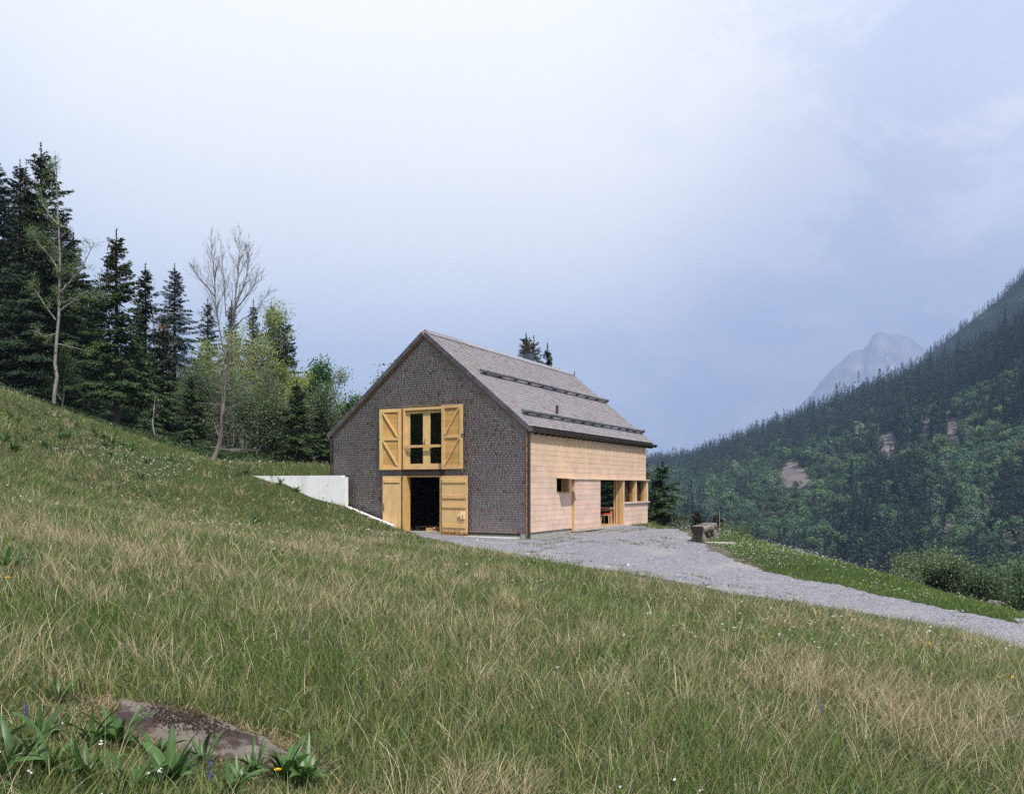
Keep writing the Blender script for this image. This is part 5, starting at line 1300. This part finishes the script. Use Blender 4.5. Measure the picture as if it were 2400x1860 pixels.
# ------------------------------------------------------------------ rock in the near meadow
M['rock'] = material('lichened_rock', (.15, .125, .102), .9, noise=[((7, 7, 7), .3), ((30, 30, 30), .2)], noise2=[((4.2, 4.2, 4.2), .50, .56, (.045, .030, .022)), ((9, 9, 9), .68, .76, (.30, .28, .26))], bump=((16, 16, 16), .8, .02))
RK0 = np.array(ground_at(250, 1660, 1.5, 20)); RK1 = np.array(ground_at(690, 1800, 1.5, 20)); rkc = (RK0 + RK1) / 2; rku = RK1 - RK0; rkl = np.linalg.norm(rku) / 2; rku /= 2 * rkl; rkv = np.array((-rku[1], rku[0]))
RKW = rkl * .52
n, m = 120, 64
a, q = np.meshgrid(np.linspace(0, 2 * np.pi, n, endpoint=False), np.linspace(0, 1.0, m))
edge = 1 + .10 * np.sin(3 * a + 1) + .07 * np.sin(5 * a + .4) + .05 * np.sin(9 * a)
uu = np.cos(a) * q * edge * rkl; vv = np.sin(a) * q * edge * RKW
X = rkc[0] + rku[0] * uu + rkv[0] * vv; Y = rkc[1] + rku[1] * uu + rkv[1] * vv
# a slab bedded in the turf: slightly crowned, broken rim, lower than the turf at its far side
Z = hgt(X, Y) + .030 + .030 * (1 - q ** 2) + .014 * field2(X, Y, .22, 1) + .012 * field2(X, Y, .07, 2) + .004 * field2(X, Y, .022, 4) + .010 * np.sign(field2(X, Y, .35, 3)) * (1 - q)
Z = np.where(q > .9, Z - (q - .9) * 1.8, Z)
i = np.arange(n * m).reshape(m, n)
F = np.stack([i[:-1], np.roll(i[:-1], -1, 1), np.roll(i[1:], -1, 1), i[1:]], -1).reshape(-1, 4)[:, ::-1]
rock = mesh('rock_slab', np.c_[X.ravel(), Y.ravel(), Z.ravel()] - np.array((rkc[0], rkc[1], 0)), F, M['rock']); rock.location = (rkc[0], rkc[1], 0)
tag(rock, 'flat grey rock slab with dark soil patches bedded in the near meadow', 'rock')
b = MB(); rr = np.random.default_rng(9)
for _ in range(1100):
    u, v = rr.normal(-.12, .22) * rkl, rr.normal(-.02, .30) * RKW
    x, y = rkc + rku * u + rkv * v; s = rr.uniform(.002, .006)
    qv = [np.array((x, y, h1(x, y) + .075)) - np.array((rkc[0], rkc[1], 0)) + rr.normal(0, 1, 3) * s * 1.2 for _ in range(4)]
    b.raw(qv, [(0, 1, 2), (0, 2, 3), (0, 3, 1), (1, 3, 2)])
M['crumb'] = material('soil_crumbs', (.05, .034, .025), .95)
so_ = b.build('soil_crumbs', M['crumb'], rock); so_['kind'] = 'stuff'

def in_rock(x, y, k=1.0):
    u = (x - rkc[0]) * rku[0] + (y - rkc[1]) * rku[1]; v = (x - rkc[0]) * rkv[0] + (y - rkc[1]) * rkv[1]
    return (u / (rkl * k)) ** 2 + (v / (RKW * k)) ** 2 < 1

# ------------------------------------------------------------------ grass
M['grass'] = material('grass_blades', (1, 1, 1), .55, attr=True, translucent=.30, spec=.3)
rg_ = np.random.default_rng(21)
def blocked(x, y, road_grow=True):
    lx, ly = to_local(x, y)
    bl = (lx > -9.2) & (lx < .12) & (ly > -.02) & (ly < 13.6)
    bl |= (lx > -14.1) & (lx < -7.9) & (ly > -.48) & (ly < -.22)
    bl |= (lx > -8.05) & (lx < .3) & (ly > -.50) & (ly < .1); bl |= (lx > -5.2) & (lx < .3) & (ly > -.85) & (ly < .1)
    return bl | on_road(x, y) | in_rock(x + field2(x, y, .12, 1) * .06, y + field2(x, y, .15, 2) * .07, .93)
def frustum_pts(n, d0, d1, power, rng, half=.86):
    u = rng.random(n); e = 2 - power
    D = (d0 ** e + u * (d1 ** e - d0 ** e)) ** (1 / e)
    x = rng.uniform(-half, half, n) * D + rng.normal(0, .2, n)
    return x, D
def blades(x, y, L, wd, lean, ldir, curl, col, rng, segs=3):
    n = len(x); z = hgt(x, y) - .015
    h = np.c_[np.cos(ldir), np.sin(ldir), np.zeros(n)]; up = np.array([[0, 0, 1.]])
    fa = rng.uniform(0, 2 * np.pi, n); w = np.c_[np.cos(fa), np.sin(fa), np.zeros(n)]
    P = np.c_[x, y, z]; rows = []; th = lean.copy(); prof = np.array((1, .92, .66, .12)) if segs == 3 else np.array((1, .96, .86, .66, .38, .08))
    for k in range(segs + 1):
        ww = (wd * prof[k])[:, None] * w * .5; rows.append(np.stack([P - ww, P + ww], 1))
        P = P + (up * np.cos(th)[:, None] + h * np.sin(th)[:, None]) * (L / segs)[:, None]; th = th + curl / segs
    V = np.concatenate(rows, 1); i = np.arange(n)[:, None] * (2 * segs + 2)
    F = np.concatenate([i + np.array([[2 * k, 2 * k + 1, 2 * k + 3, 2 * k + 2]]) for k in range(segs)], 0)
    return V.reshape(-1, 3), F, np.repeat(col, 2 * segs + 2, 0)
def region(x, y):
    """0 wild slope meadow .. 1 short lush verge on the valley side of the road"""
    rxs = np.interp(y, [10, 14.6, 16.7, 19.5, 22.5, 27, 32, 45], [10.5, 9.2, 7.4, 6.3, 5.6, 5.2, 4.4, 8])
    return (x > rxs).astype(float)
def grass_set(name, n, d0, d1, power, seed, kind, Lr, wr, label):
    rng = np.random.default_rng(seed); x, y = frustum_pts(n, d0, d1, power, rng)
    if kind == 'dry':
        keep = rng.random(n) < np.clip(.62 + .36 * field2(x, y, 1.5, 0) + .34 * field2(x, y, .4, 2), .10, 1) * np.where((y > 22) & (x < -4), .85, 1) * np.where((x < -.8) & (y < 4.2), .45, 1); x, y = x[keep], y[keep]
    tuftdir = np.full(len(x), np.nan)
    if kind == 'dry':
        q = np.nonzero(rng.random(len(x)) < .33)[0]; ctr = q[rng.integers(0, max(1, len(q) // 34), len(q))]; ctr = q[(np.arange(len(q)) // 34) * 34]
        dx, dy = rng.normal(0, .035, len(q)), rng.normal(0, .035, len(q)); x[q] = x[ctr] + dx * (1 + y[ctr] / 25); y[q] = y[ctr] + dy * (1 + y[ctr] / 25); tuftdir[q] = np.arctan2(dy, dx)
    lx, ly = to_local(x, y)
    keep = ~blocked(x, y) & (x > -44) & (x < 15)
    rgn = region(x, y); edge_road = road_margin(x, y)
    if kind == 'dry': keep &= (rgn < .5) & ~(edge_road & (rng.random(len(x)) < .96)) & (rng.random(len(x)) > np.clip((y - 36) / 12, 0, .8))
    else: keep &= ~(edge_road & (rng.random(len(x)) < .62))
    tuftdir = tuftdir[keep]; x, y, rgn, edge_road = x[keep], y[keep], rgn[keep], edge_road[keep]; m = len(x)
    L = rng.uniform(*Lr, m) * np.where(in_rock(x, y, 1.4), .22, np.where(in_rock(x, y + .4, 1.8), .45, 1)) * np.where(edge_road, .5, 1); wd = rng.uniform(*wr, m) * (1 + y / 7.0)
    wild = 1 - rgn
    if kind == 'green':
        L = L * (1 + .45 * field2(x, y, .9, 1)) * (1 - .45 * rgn); lean = np.abs(rng.normal(.18, .22, m)); curl = rng.uniform(.2, 1.3, m)
        tone = .5 + .5 * field2(x, y, 1.1, 2)
        ca = np.array((.110, .185, .034)); cb = np.array((.195, .232, .070)); cbl = np.array((.125, .19, .090)); cl = np.array((.135, .195, .045))
        c = ca * (1 - tone[:, None]) + cb * tone[:, None]
        bl = rng.random(m) < .2; c[bl] = cbl; yb = rng.random(m) < .10; c[yb] = (.26, .22, .10)
        c = c * wild[:, None] + cl * rgn[:, None]
        yr = (rng.random(m) < .10) & (rgn > .5); c[yr] = (.15, .15, .05)
        c = c * np.exp(rng.normal(0, .24, (m, 1)))
    else:
        lean = np.abs(rng.normal(.25, .28, m)); curl = rng.gamma(2.2, .55, m)
        c = np.where((rng.random(m) < .30)[:, None], np.array((.32, .235, .115)), np.array((.53, .44, .27))) * np.exp(rng.normal(0, .22, (m, 1)))
    ldir = np.where(rng.random(m) < .45, rng.uniform(0, 6.283, m), rng.normal(-.5, .75, m) + 1.2 * field2(x, y, 1.7, 4))
    ldir = np.where(np.isnan(tuftdir), ldir, tuftdir + rng.normal(0, .35, m))
    V, F, cc = blades(x, y, L, wd, lean, ldir, curl, np.clip(c, .004, 1), rng, 3 if kind == 'green' else 5)
    o = mesh(name, V, F, M['grass'], col=cc); tag(o, label, 'grass', None, 'stuff')
    print(name, m)
grass_set('meadow_grass', 800000, 2.0, 64, 1.45, 31, 'green', (.06, .20), (.0024, .0048), 'green meadow grass covering the slope and the verge by the road')
grass_set('dry_grass', 300000, 2.2, 50, 1.50, 32, 'dry', (.11, .38), (.0014, .0026), 'long straw coloured dry grass bent over in tufts on the meadow')
# short matted straw lying between the blades
rng = np.random.default_rng(33); x, y = frustum_pts(110000, 2.0, 44, 1.5, rng); k = ~blocked(x, y) & (region(x, y) < .5); x, y = x[k], y[k]; m = len(x)
V, F, cc = blades(x, y, rng.uniform(.06, .16, m), rng.uniform(.002, .0038, m) * (1 + y / 7), rng.uniform(1.0, 1.5, m), rng.uniform(0, 6.283, m), rng.uniform(-.5, .8, m), np.array((.30, .235, .14)) * np.exp(rng.normal(0, .3, (m, 1))), rng)
tag(mesh('matted_straw', V, F, M['grass'], col=np.clip(cc, .01, 1)), 'short dead straw matted between the grass of the meadow', 'grass', None, 'stuff')
# matted dry fringe round the rock
rng = np.random.default_rng(36); m = 3200; a = rng.uniform(0, 6.283, m); q = rng.uniform(.90, 1.22, m); x = rkc[0] + rku[0] * np.cos(a) * q * rkl + rkv[0] * np.sin(a) * q * RKW; y = rkc[1] + rku[1] * np.cos(a) * q * rkl + rkv[1] * np.sin(a) * q * RKW
k = (np.sin(a) > -.35) | (rng.random(m) < .35); x, y, a = x[k], y[k], a[k]; m = len(x)
V, F, cc = blades(x, y, rng.uniform(.05, .16, m), rng.uniform(.0022, .0042, m), rng.uniform(.6, 1.5, m), rng.uniform(0, 6.283, m), rng.uniform(.2, 1.6, m), np.array((.34, .25, .14)) * np.exp(rng.normal(0, .35, (m, 1))), rng)
tag(mesh('dry_fringe', V, F, M['grass'], col=np.clip(cc, .01, 1)), 'matted dry straw fringing the flat rock slab', 'grass', None, 'stuff')
# sparse tufts in the gravel
rng = np.random.default_rng(34); pts = np.array(ROAD); nT = 200; xs, ys = [], []
while len(xs) < nT:
    x, y = rng.uniform(0, 12), rng.uniform(14, 42)
    if bool(on_road(np.array([x]), np.array([y]))[0]) and (field2(x, y, 2.2, 5) > .0) and not bool(blocked(np.array([x]), np.array([y]))[0] and False): xs.append(x); ys.append(y)
x = np.repeat(xs, 26) + rng.normal(0, .10, nT * 26); y = np.repeat(ys, 26) + rng.normal(0, .10, nT * 26)
lx, ly = to_local(x, y); k = ~((lx < .25) & (lx > -9) & (ly > -.1) & (ly < 13.6)); x, y = x[k], y[k]; m = len(x)
V, F, cc = blades(x, y, rng.uniform(.04, .11, m), np.full(m, .010) * (1 + y / 20), rng.uniform(.2, .9, m), rng.uniform(0, 6.283, m), rng.uniform(0, 1, m), np.array((.085, .13, .035)) * np.exp(rng.normal(0, .3, (m, 1))), rng)
tag(mesh('weeds', V, F, M['grass'], col=np.clip(cc, .01, 1)), 'sparse tufts of weeds growing through the gravel', 'weeds', None, 'stuff')
# loose stones
rng = np.random.default_rng(35); N = 16000
x = rng.uniform(-4, 14, N); y = 13 + 27 * rng.random(N) ** 1.3
k = on_road(x, y) | (road_margin(x, y) & (rng.random(N) < .35)); lx, ly = to_local(x, y); k &= ~((lx < .05) & (lx > -9) & (ly > -.0) & (ly < 13.6)); x, y = x[k], y[k]; N = len(x)
s = .012 * np.exp(rng.normal(0, .42, N)); big = rng.random(N) < .015; s[big] *= 2.6
base = np.array([(1, 0, 0), (0, 1, 0), (-1, 0, 0), (0, -1, 0), (0, 0, .75), (0, 0, -.7)], float)
V = base[None] * s[:, None, None] * rng.uniform(.55, 1.4, (N, 6, 1)) ; an = rng.uniform(0, 6.28, N); ca, sa = np.cos(an)[:, None], np.sin(an)[:, None]
V = np.stack([V[..., 0] * ca - V[..., 1] * sa, V[..., 0] * sa + V[..., 1] * ca, V[..., 2]], -1) + np.c_[x, y, hgt(x, y) + .024][:, None]
f = np.array([[0, 1, 4, 4], [1, 2, 4, 4], [2, 3, 4, 4], [3, 0, 4, 4]]); f = np.array([[0, 1, 4], [1, 2, 4], [2, 3, 4], [3, 0, 4], [1, 0, 5], [2, 1, 5], [3, 2, 5], [0, 3, 5]])
F = (f[None] + (np.arange(N) * 6)[:, None, None]).reshape(-1, 3)
M['stone'] = material('loose_stones', (1, 1, 1), .85, attr=True, spec=.25)
c = np.array((.27, .255, .27)) * np.exp(rng.normal(0, .42, (N, 1)))
tag(mesh('loose_gravel', V.reshape(-1, 3), F, M['stone'], col=np.repeat(np.clip(c, .03, .7), 6, 0)), 'loose grey stones scattered over the road and its edges', 'gravel', None, 'stuff')

# ------------------------------------------------------------------ small flowers
M['petal'] = material('petals', (1, 1, 1), .6, attr=True, translucent=.25)
def flowers(name, label, x, y, size, hgts, colf, seed):
    rng = np.random.default_rng(seed); n = len(x)
    z = hgt(x, y) + hgts; P = np.c_[x, y, z]; k = 4
    Pk = np.repeat(P, k, 0) + rng.normal(0, 1, (n * k, 3)) * np.repeat(size, k)[:, None] * .45; N = len(Pk)
    nr = unit(rng.normal(0, .5, (N, 3)) + np.array([[0, -.35, .8]])); Dv = unit(np.cross(nr, rng.normal(0, 1, (N, 3)))); Wv = np.cross(nr, Dv); s = np.repeat(size, k)
    V, F = quads4(Pk, Dv, Wv, s, s); c = np.repeat(colf(rng, n), k, 0)
    tag(mesh(name, V, F, M['petal'], col=np.repeat(c, 4, 0)), label, 'flowers', None, 'stuff')
def white(rng, n): return np.clip(np.array((.74, .73, .68)) * rng.uniform(.75, 1.1, (n, 1)), 0, .85)
def yellow(rng, n): return np.array((.80, .48, .02)) * rng.uniform(.75, 1.05, (n, 1))
rng = np.random.default_rng(41)
x, y = frustum_pts(3400, 3, 48, 1.2, rng); dens = field2(x, y, 1.6, 3) + .5 * field2(x, y, .7, 1) + .35 * (x > 0) * (y < 14)
k = ~blocked(x, y) & (region(x, y) < .5) & (dens > .42); x, y = x[k], y[k]
gx_, gy_ = ground_at(275, 1075, 3, 60); x = np.r_[x, gx_ + rng.normal(0, 1.0, 90), ground_at(390, 1105, 3, 60)[0] + rng.normal(0, .8, 50)]; y = np.r_[y, gy_ + rng.normal(0, 1.4, 90), ground_at(390, 1105, 3, 60)[1] + rng.normal(0, 1.2, 50)]
flowers('white_flowers', 'small white flower heads dotted in loose groups over the meadow', x, y, rng.uniform(.005, .010, len(x)) * (1 + y / 11), rng.uniform(.12, .24, len(x)), white, 1)
x, y = rng.uniform(4, 13, 6000), rng.uniform(14, 44, 6000); k = ~blocked(x, y) & (region(x, y) > .5) & (field2(x, y, 1.8, 2) + .45 * field2(x, y, .6, 3) + .03 * (y - 24) > .12); x, y = x[k], y[k]
flowers('verge_flowers', 'cream clover and daisy heads crowding the grass verge beyond the road', x, y, rng.uniform(.011, .021, len(x)), rng.uniform(.06, .18, len(x)), lambda r, n: np.clip(np.array((.70, .69, .56)) * r.uniform(.7, 1.1, (n, 1)), 0, .85), 2)
x, y = frustum_pts(1100, 4, 48, 1.0, rng); k = ~blocked(x, y) & ((field2(x, y, 3, 1) > .25) | (region(x, y) > .5) | (y > 30)); x, y = x[k], y[k]
g2 = ground_at(630, 1145, 5, 60); x = np.r_[x, g2[0] + rng.normal(0, .7, 26)]; y = np.r_[y, g2[1] + rng.normal(0, .8, 26)]
k = ~blocked(x, y); x, y = x[k], y[k]
flowers('yellow_flowers', 'small yellow buttercup heads scattered over the meadow', x, y, rng.uniform(.007, .013, len(x)) * (1 + y / 28), rng.uniform(.10, .2, len(x)), yellow, 3)

# ------------------------------------------------------------------ broad-leaved white hellebore plants
M['blade'] = material('broad_leaf', (1, 1, 1), .42, attr=True, translucent=.22, spec=.45)
def hellebore_mesh(seed, nleaf=12, L=.30, W_=.062, erect=.5):
    rng = np.random.default_rng(seed); Vs, Fs, Cs, off = [], [], [], 0; S = 8
    for k in range(nleaf):
        az = k * 2.4 + rng.normal(0, .2); l = L * rng.uniform(.45, 1.15); w = W_ * rng.uniform(.7, 1.15); th = rng.uniform(.1, .95) * (1.35 - erect); cu = rng.uniform(.2, 1.9)
        h = np.array((math.cos(az), math.sin(az), 0)); sd_ = np.array((-math.sin(az), math.cos(az), 0)); p = h * .012 + np.array((0, 0, rng.uniform(0, .07))); tw = rng.normal(0, .55)
        c = np.array((.052, .105, .024)) * rng.uniform(.75, 1.35)
        for i in range(S + 1):
            f = i / S; wi = w * (math.sin(math.pi * min(1, .12 + f * .88)) ** .8) * (1 if f < 1 else 0) + .003
            d = np.array((0, 0, 1)) * math.cos(th) + h * math.sin(th); nrm = np.cross(sd_, d); s2 = sd_ * math.cos(tw * f) + nrm * math.sin(tw * f)
            Vs += [p - s2 * wi / 2 + nrm * wi * .16, p, p + s2 * wi / 2 + nrm * wi * .16]; Cs += [c, c * 1.25, c]
            p = p + d * l / S; th += cu / S
        Fs += [(off + 3 * i + j, off + 3 * i + j + 1, off + 3 * i + j + 4, off + 3 * i + j + 3) for i in range(S) for j in (0, 1)]; off += 3 * (S + 1)
    return np.array(Vs), np.array(Fs), np.array(Cs)
protos = [hellebore_mesh(500 + k, 12 + 2 * k, .30, .032 + .004 * k, .55 + .15 * (k % 3)) for k in range(5)]
pm = {}
def plant(px, py, k, s, label, group, d0=1.5, d1=90):
    x, y = ground_at(px, py, d0, d1)
    if k not in pm: o = mesh('broadleaf_plant', *protos[k][:2], M['blade'], col=protos[k][2], smooth=True); pm[k] = o
    else: o = pm[k].copy(); C.objects.link(o)
    o.location = (x, y, h1(x, y) - .01); s *= .82; o.scale = (s,) * 3; o.rotation_euler = (rf.normal(0, .12), rf.normal(0, .12), rf.uniform(0, 6.28)); tag(o, label, 'plant', group)
GP = 'broad-leaved plants round the near rock'
for px, py, k, s, lab in ((215, 1765, 1, .80, 'broad-leaved plant with upright leaves left of the rock slab'), (285, 1768, 3, .95, 'large broad-leaved plant in front of the left end of the rock'), (365, 1800, 2, .70, 'broad-leaved plant in front of the dark soil of the rock'),
        (395, 1868, 4, 1.0, 'largest broad-leaved plant at the lower edge, below the middle of the rock'), (480, 1805, 0, .72, 'small broad-leaved plant before the middle of the rock'), (600, 1815, 1, .72, 'broad-leaved plant at the right end of the rock'),
        (660, 1830, 3, .85, 'broad-leaved plant beside the dandelion right of the rock'), (715, 1850, 2, .95, 'rightmost broad-leaved plant of the group round the rock'), (200, 1862, 4, .80, 'broad-leaved plant at the lower edge left of the largest one'),
        (20, 1845, 0, .95, 'broad-leaved plant in the lower left corner'), (-15, 1780, 3, .8, 'broad-leaved plant cut by the left edge near the lower corner'), (140, 1655, 0, .6, 'small broad-leaved plant above and left of the rock'), (560, 1850, 2, .6, 'low broad-leaved plant left of the dandelion'),
        (15, 1345, 3, 1.1, 'big dark broad-leaved plant at the left edge of the picture'), (60, 1340, 1, .8, 'broad-leaved plant just right of the one at the left edge'),
        (105, 1835, 2, .85, 'broad-leaved plant between the lower left corner and the two in front of the rock'), (300, 1885, 0, .8, 'broad-leaved plant half cut by the lower edge, left of the largest one'), (90, 1740, 4, .7, 'broad-leaved plant left of the rock near the violet spike'), (540, 1885, 1, .8, 'broad-leaved plant half cut by the lower edge, below the dandelion'), (-25, 1875, 2, 1.0, 'broad-leaved plant mostly outside the lower left corner')):
    plant(px, py, k, s, lab, GP)
GQ = 'clumps of broad-leaved plants up the slope'
rng = np.random.default_rng(55)
spots = [(40, 1000), (22, 985), (75, 985), (10, 1035), (90, 1012), (65, 1035), (150, 1010), (180, 1000), (165, 1030), (140, 1025), (215, 1015), (222, 1022), (245, 1030), (258, 1038), (240, 1050), (268, 1052), (285, 1048), (305, 1050), (318, 1058), (262, 1068), (330, 1068), (350, 1074), (372, 1078), (390, 1082), (418, 1084), (425, 1080), (300, 1075), (350, 1090), (560, 1112), (573, 1118), (640, 1130), (655, 1136), (700, 1150), (100, 1050), (30, 1060), (55, 960), (110, 975), (590, 1235), (605, 1230), (350, 1165), (330, 1125), (180, 1130)]
for i, (px, py) in enumerate(spots):
    plant(px + rng.normal(0, 3), py + rng.normal(0, 2), i % 5, rng.uniform(1.0, 1.7), 'clump of broad shiny leaves growing in the meadow grass well up the slope', GQ)
# ground cover of leaves under the wood edge
rng = np.random.default_rng(56); N = 26000; x = rng.uniform(-30, -8, N); y = rng.uniform(40, 66, N); lx, ly = to_local(x, y)
k = ~((lx > -9.3) & (lx < .2) & (ly > -1.8)) & (y > 41 + np.clip((x + 22) * .35, -3, 3) * 0 + 1.5) & (field2(x, y, 3, 1) > -.5); x, y = x[k], y[k]; N = len(x)
P = np.c_[x, y, hgt(x, y) + rng.uniform(.03, .24, N)]; Dv = unit(rng.normal(0, 1, (N, 3)) + np.array([[0, 0, .5]])); Wv = unit(np.cross(Dv, rng.normal(0, 1, (N, 3))))
V, F = quads4(P, Dv, Wv, rng.uniform(.10, .26, N), rng.uniform(.06, .13, N)); c = np.array((.050, .082, .030)) * np.exp(rng.normal(0, .35, (N, 1)))
tag(mesh('ground_cover', V, F, M['leaf'], col=np.repeat(np.clip(c, .004, 1), 4, 0)), 'low leafy ground cover under the edge of the wood', 'ground cover', None, 'stuff')
# dandelions and bell-flower spikes close to the camera
M['stalk'] = material('flower_stalk', (.10, .14, .04), .6)
M['dandelion'] = material('yellow_petals', (.85, .55, .015), .6, translucent=.2)
M['violet'] = material('violet_petals', (.10, .085, .32), .6, translucent=.2)
def head_flower(px, py, hh, r, label, name='dandelion'):
    x, y = ground_at(px, py, 1.5, 30); t = empty(name, (x, y, h1(x, y))); tag(t, label, 'flower'); b = MB(); b.tube([(0, 0, 0), (.006, -.01, hh * .5), (0, -.015, hh)], .0022, 5); b.build('stalk', M['stalk'], t)
    b = MB(); rr = np.random.default_rng(int(px))
    for ring, tilt, n in ((1.0, .25, 14), (.75, .6, 12), (.45, 1.0, 9)):
        for k in range(n):
            a = 2 * math.pi * k / n + ring + rr.normal(0, .08); d = np.array((math.cos(a) * math.cos(tilt), math.sin(a) * math.cos(tilt), math.sin(tilt))); s = np.array((-math.sin(a), math.cos(a), 0)); c0 = np.array((0, -.015, hh))
            b.raw([c0 - s * .001, c0 + d * r * ring * .7 - s * r * .13, c0 + d * r * ring, c0 + d * r * ring * .7 + s * r * .13], [(0, 1, 2, 3)])
    b.build('petals', M['dandelion'], t)
head_flower(653, 1868, .13, .020, 'bright yellow dandelion among broad leaves at the lower edge')
head_flower(21, 1400, .16, .030, 'yellow flower below the big dark leaves at the left edge', 'buttercup')
for px, py, hh, lab in ((492, 1875, .15, 'violet flower spike at the lower edge left of the dandelion'), (434, 1845, .14, 'violet flower spike in front of the middle of the rock'), (62, 1720, .13, 'violet flower spike left of the rock near the left edge'), (1925, 1700, .2, 'violet flower spike in the grass of the right half of the meadow')):
    x, y = ground_at(px, py, 1.5, 30); t = empty('bellflower', (x, y, h1(x, y))); tag(t, lab, 'flower'); b = MB(); b.tube([(0, 0, 0), (0, 0, hh)], .002, 5); b.build('stalk', M['stalk'], t); b = MB(); rr = np.random.default_rng(int(px))
    for _ in range(34):
        z = hh * rr.uniform(.55, 1.02); a = rr.uniform(0, 6.28); c0 = np.array((math.cos(a) * .005, math.sin(a) * .005, z)); d = rr.normal(0, 1, 3) * .006; e_ = rr.normal(0, 1, 3) * .006; b.raw([c0, c0 + d, c0 + d + e_, c0 + e_], [(0, 1, 2, 3)])
    b.build('petals', M['violet'], t)
# ------------------------------------------------------------------ the air: pale haze over the whole valley
m = bpy.data.materials.new('haze_air'); m.use_nodes = True; t = m.node_tree; t.nodes.clear()
o_ = t.nodes.new('ShaderNodeOutputMaterial'); pv = t.nodes.new('ShaderNodeVolumePrincipled')
pv.inputs['Density'].default_value = 1.6e-4
pv.inputs['Color'].default_value = (.45, .60, .88, 1)
pv.inputs['Anisotropy'].default_value = 0.0
t.links.new(pv.outputs[0], o_.inputs['Volume'])
b = MB(); b.box(-7500, 7500, -620, 11200, -135, 1800); hz = b.build('haze', m); tag(hz, kind='stuff')
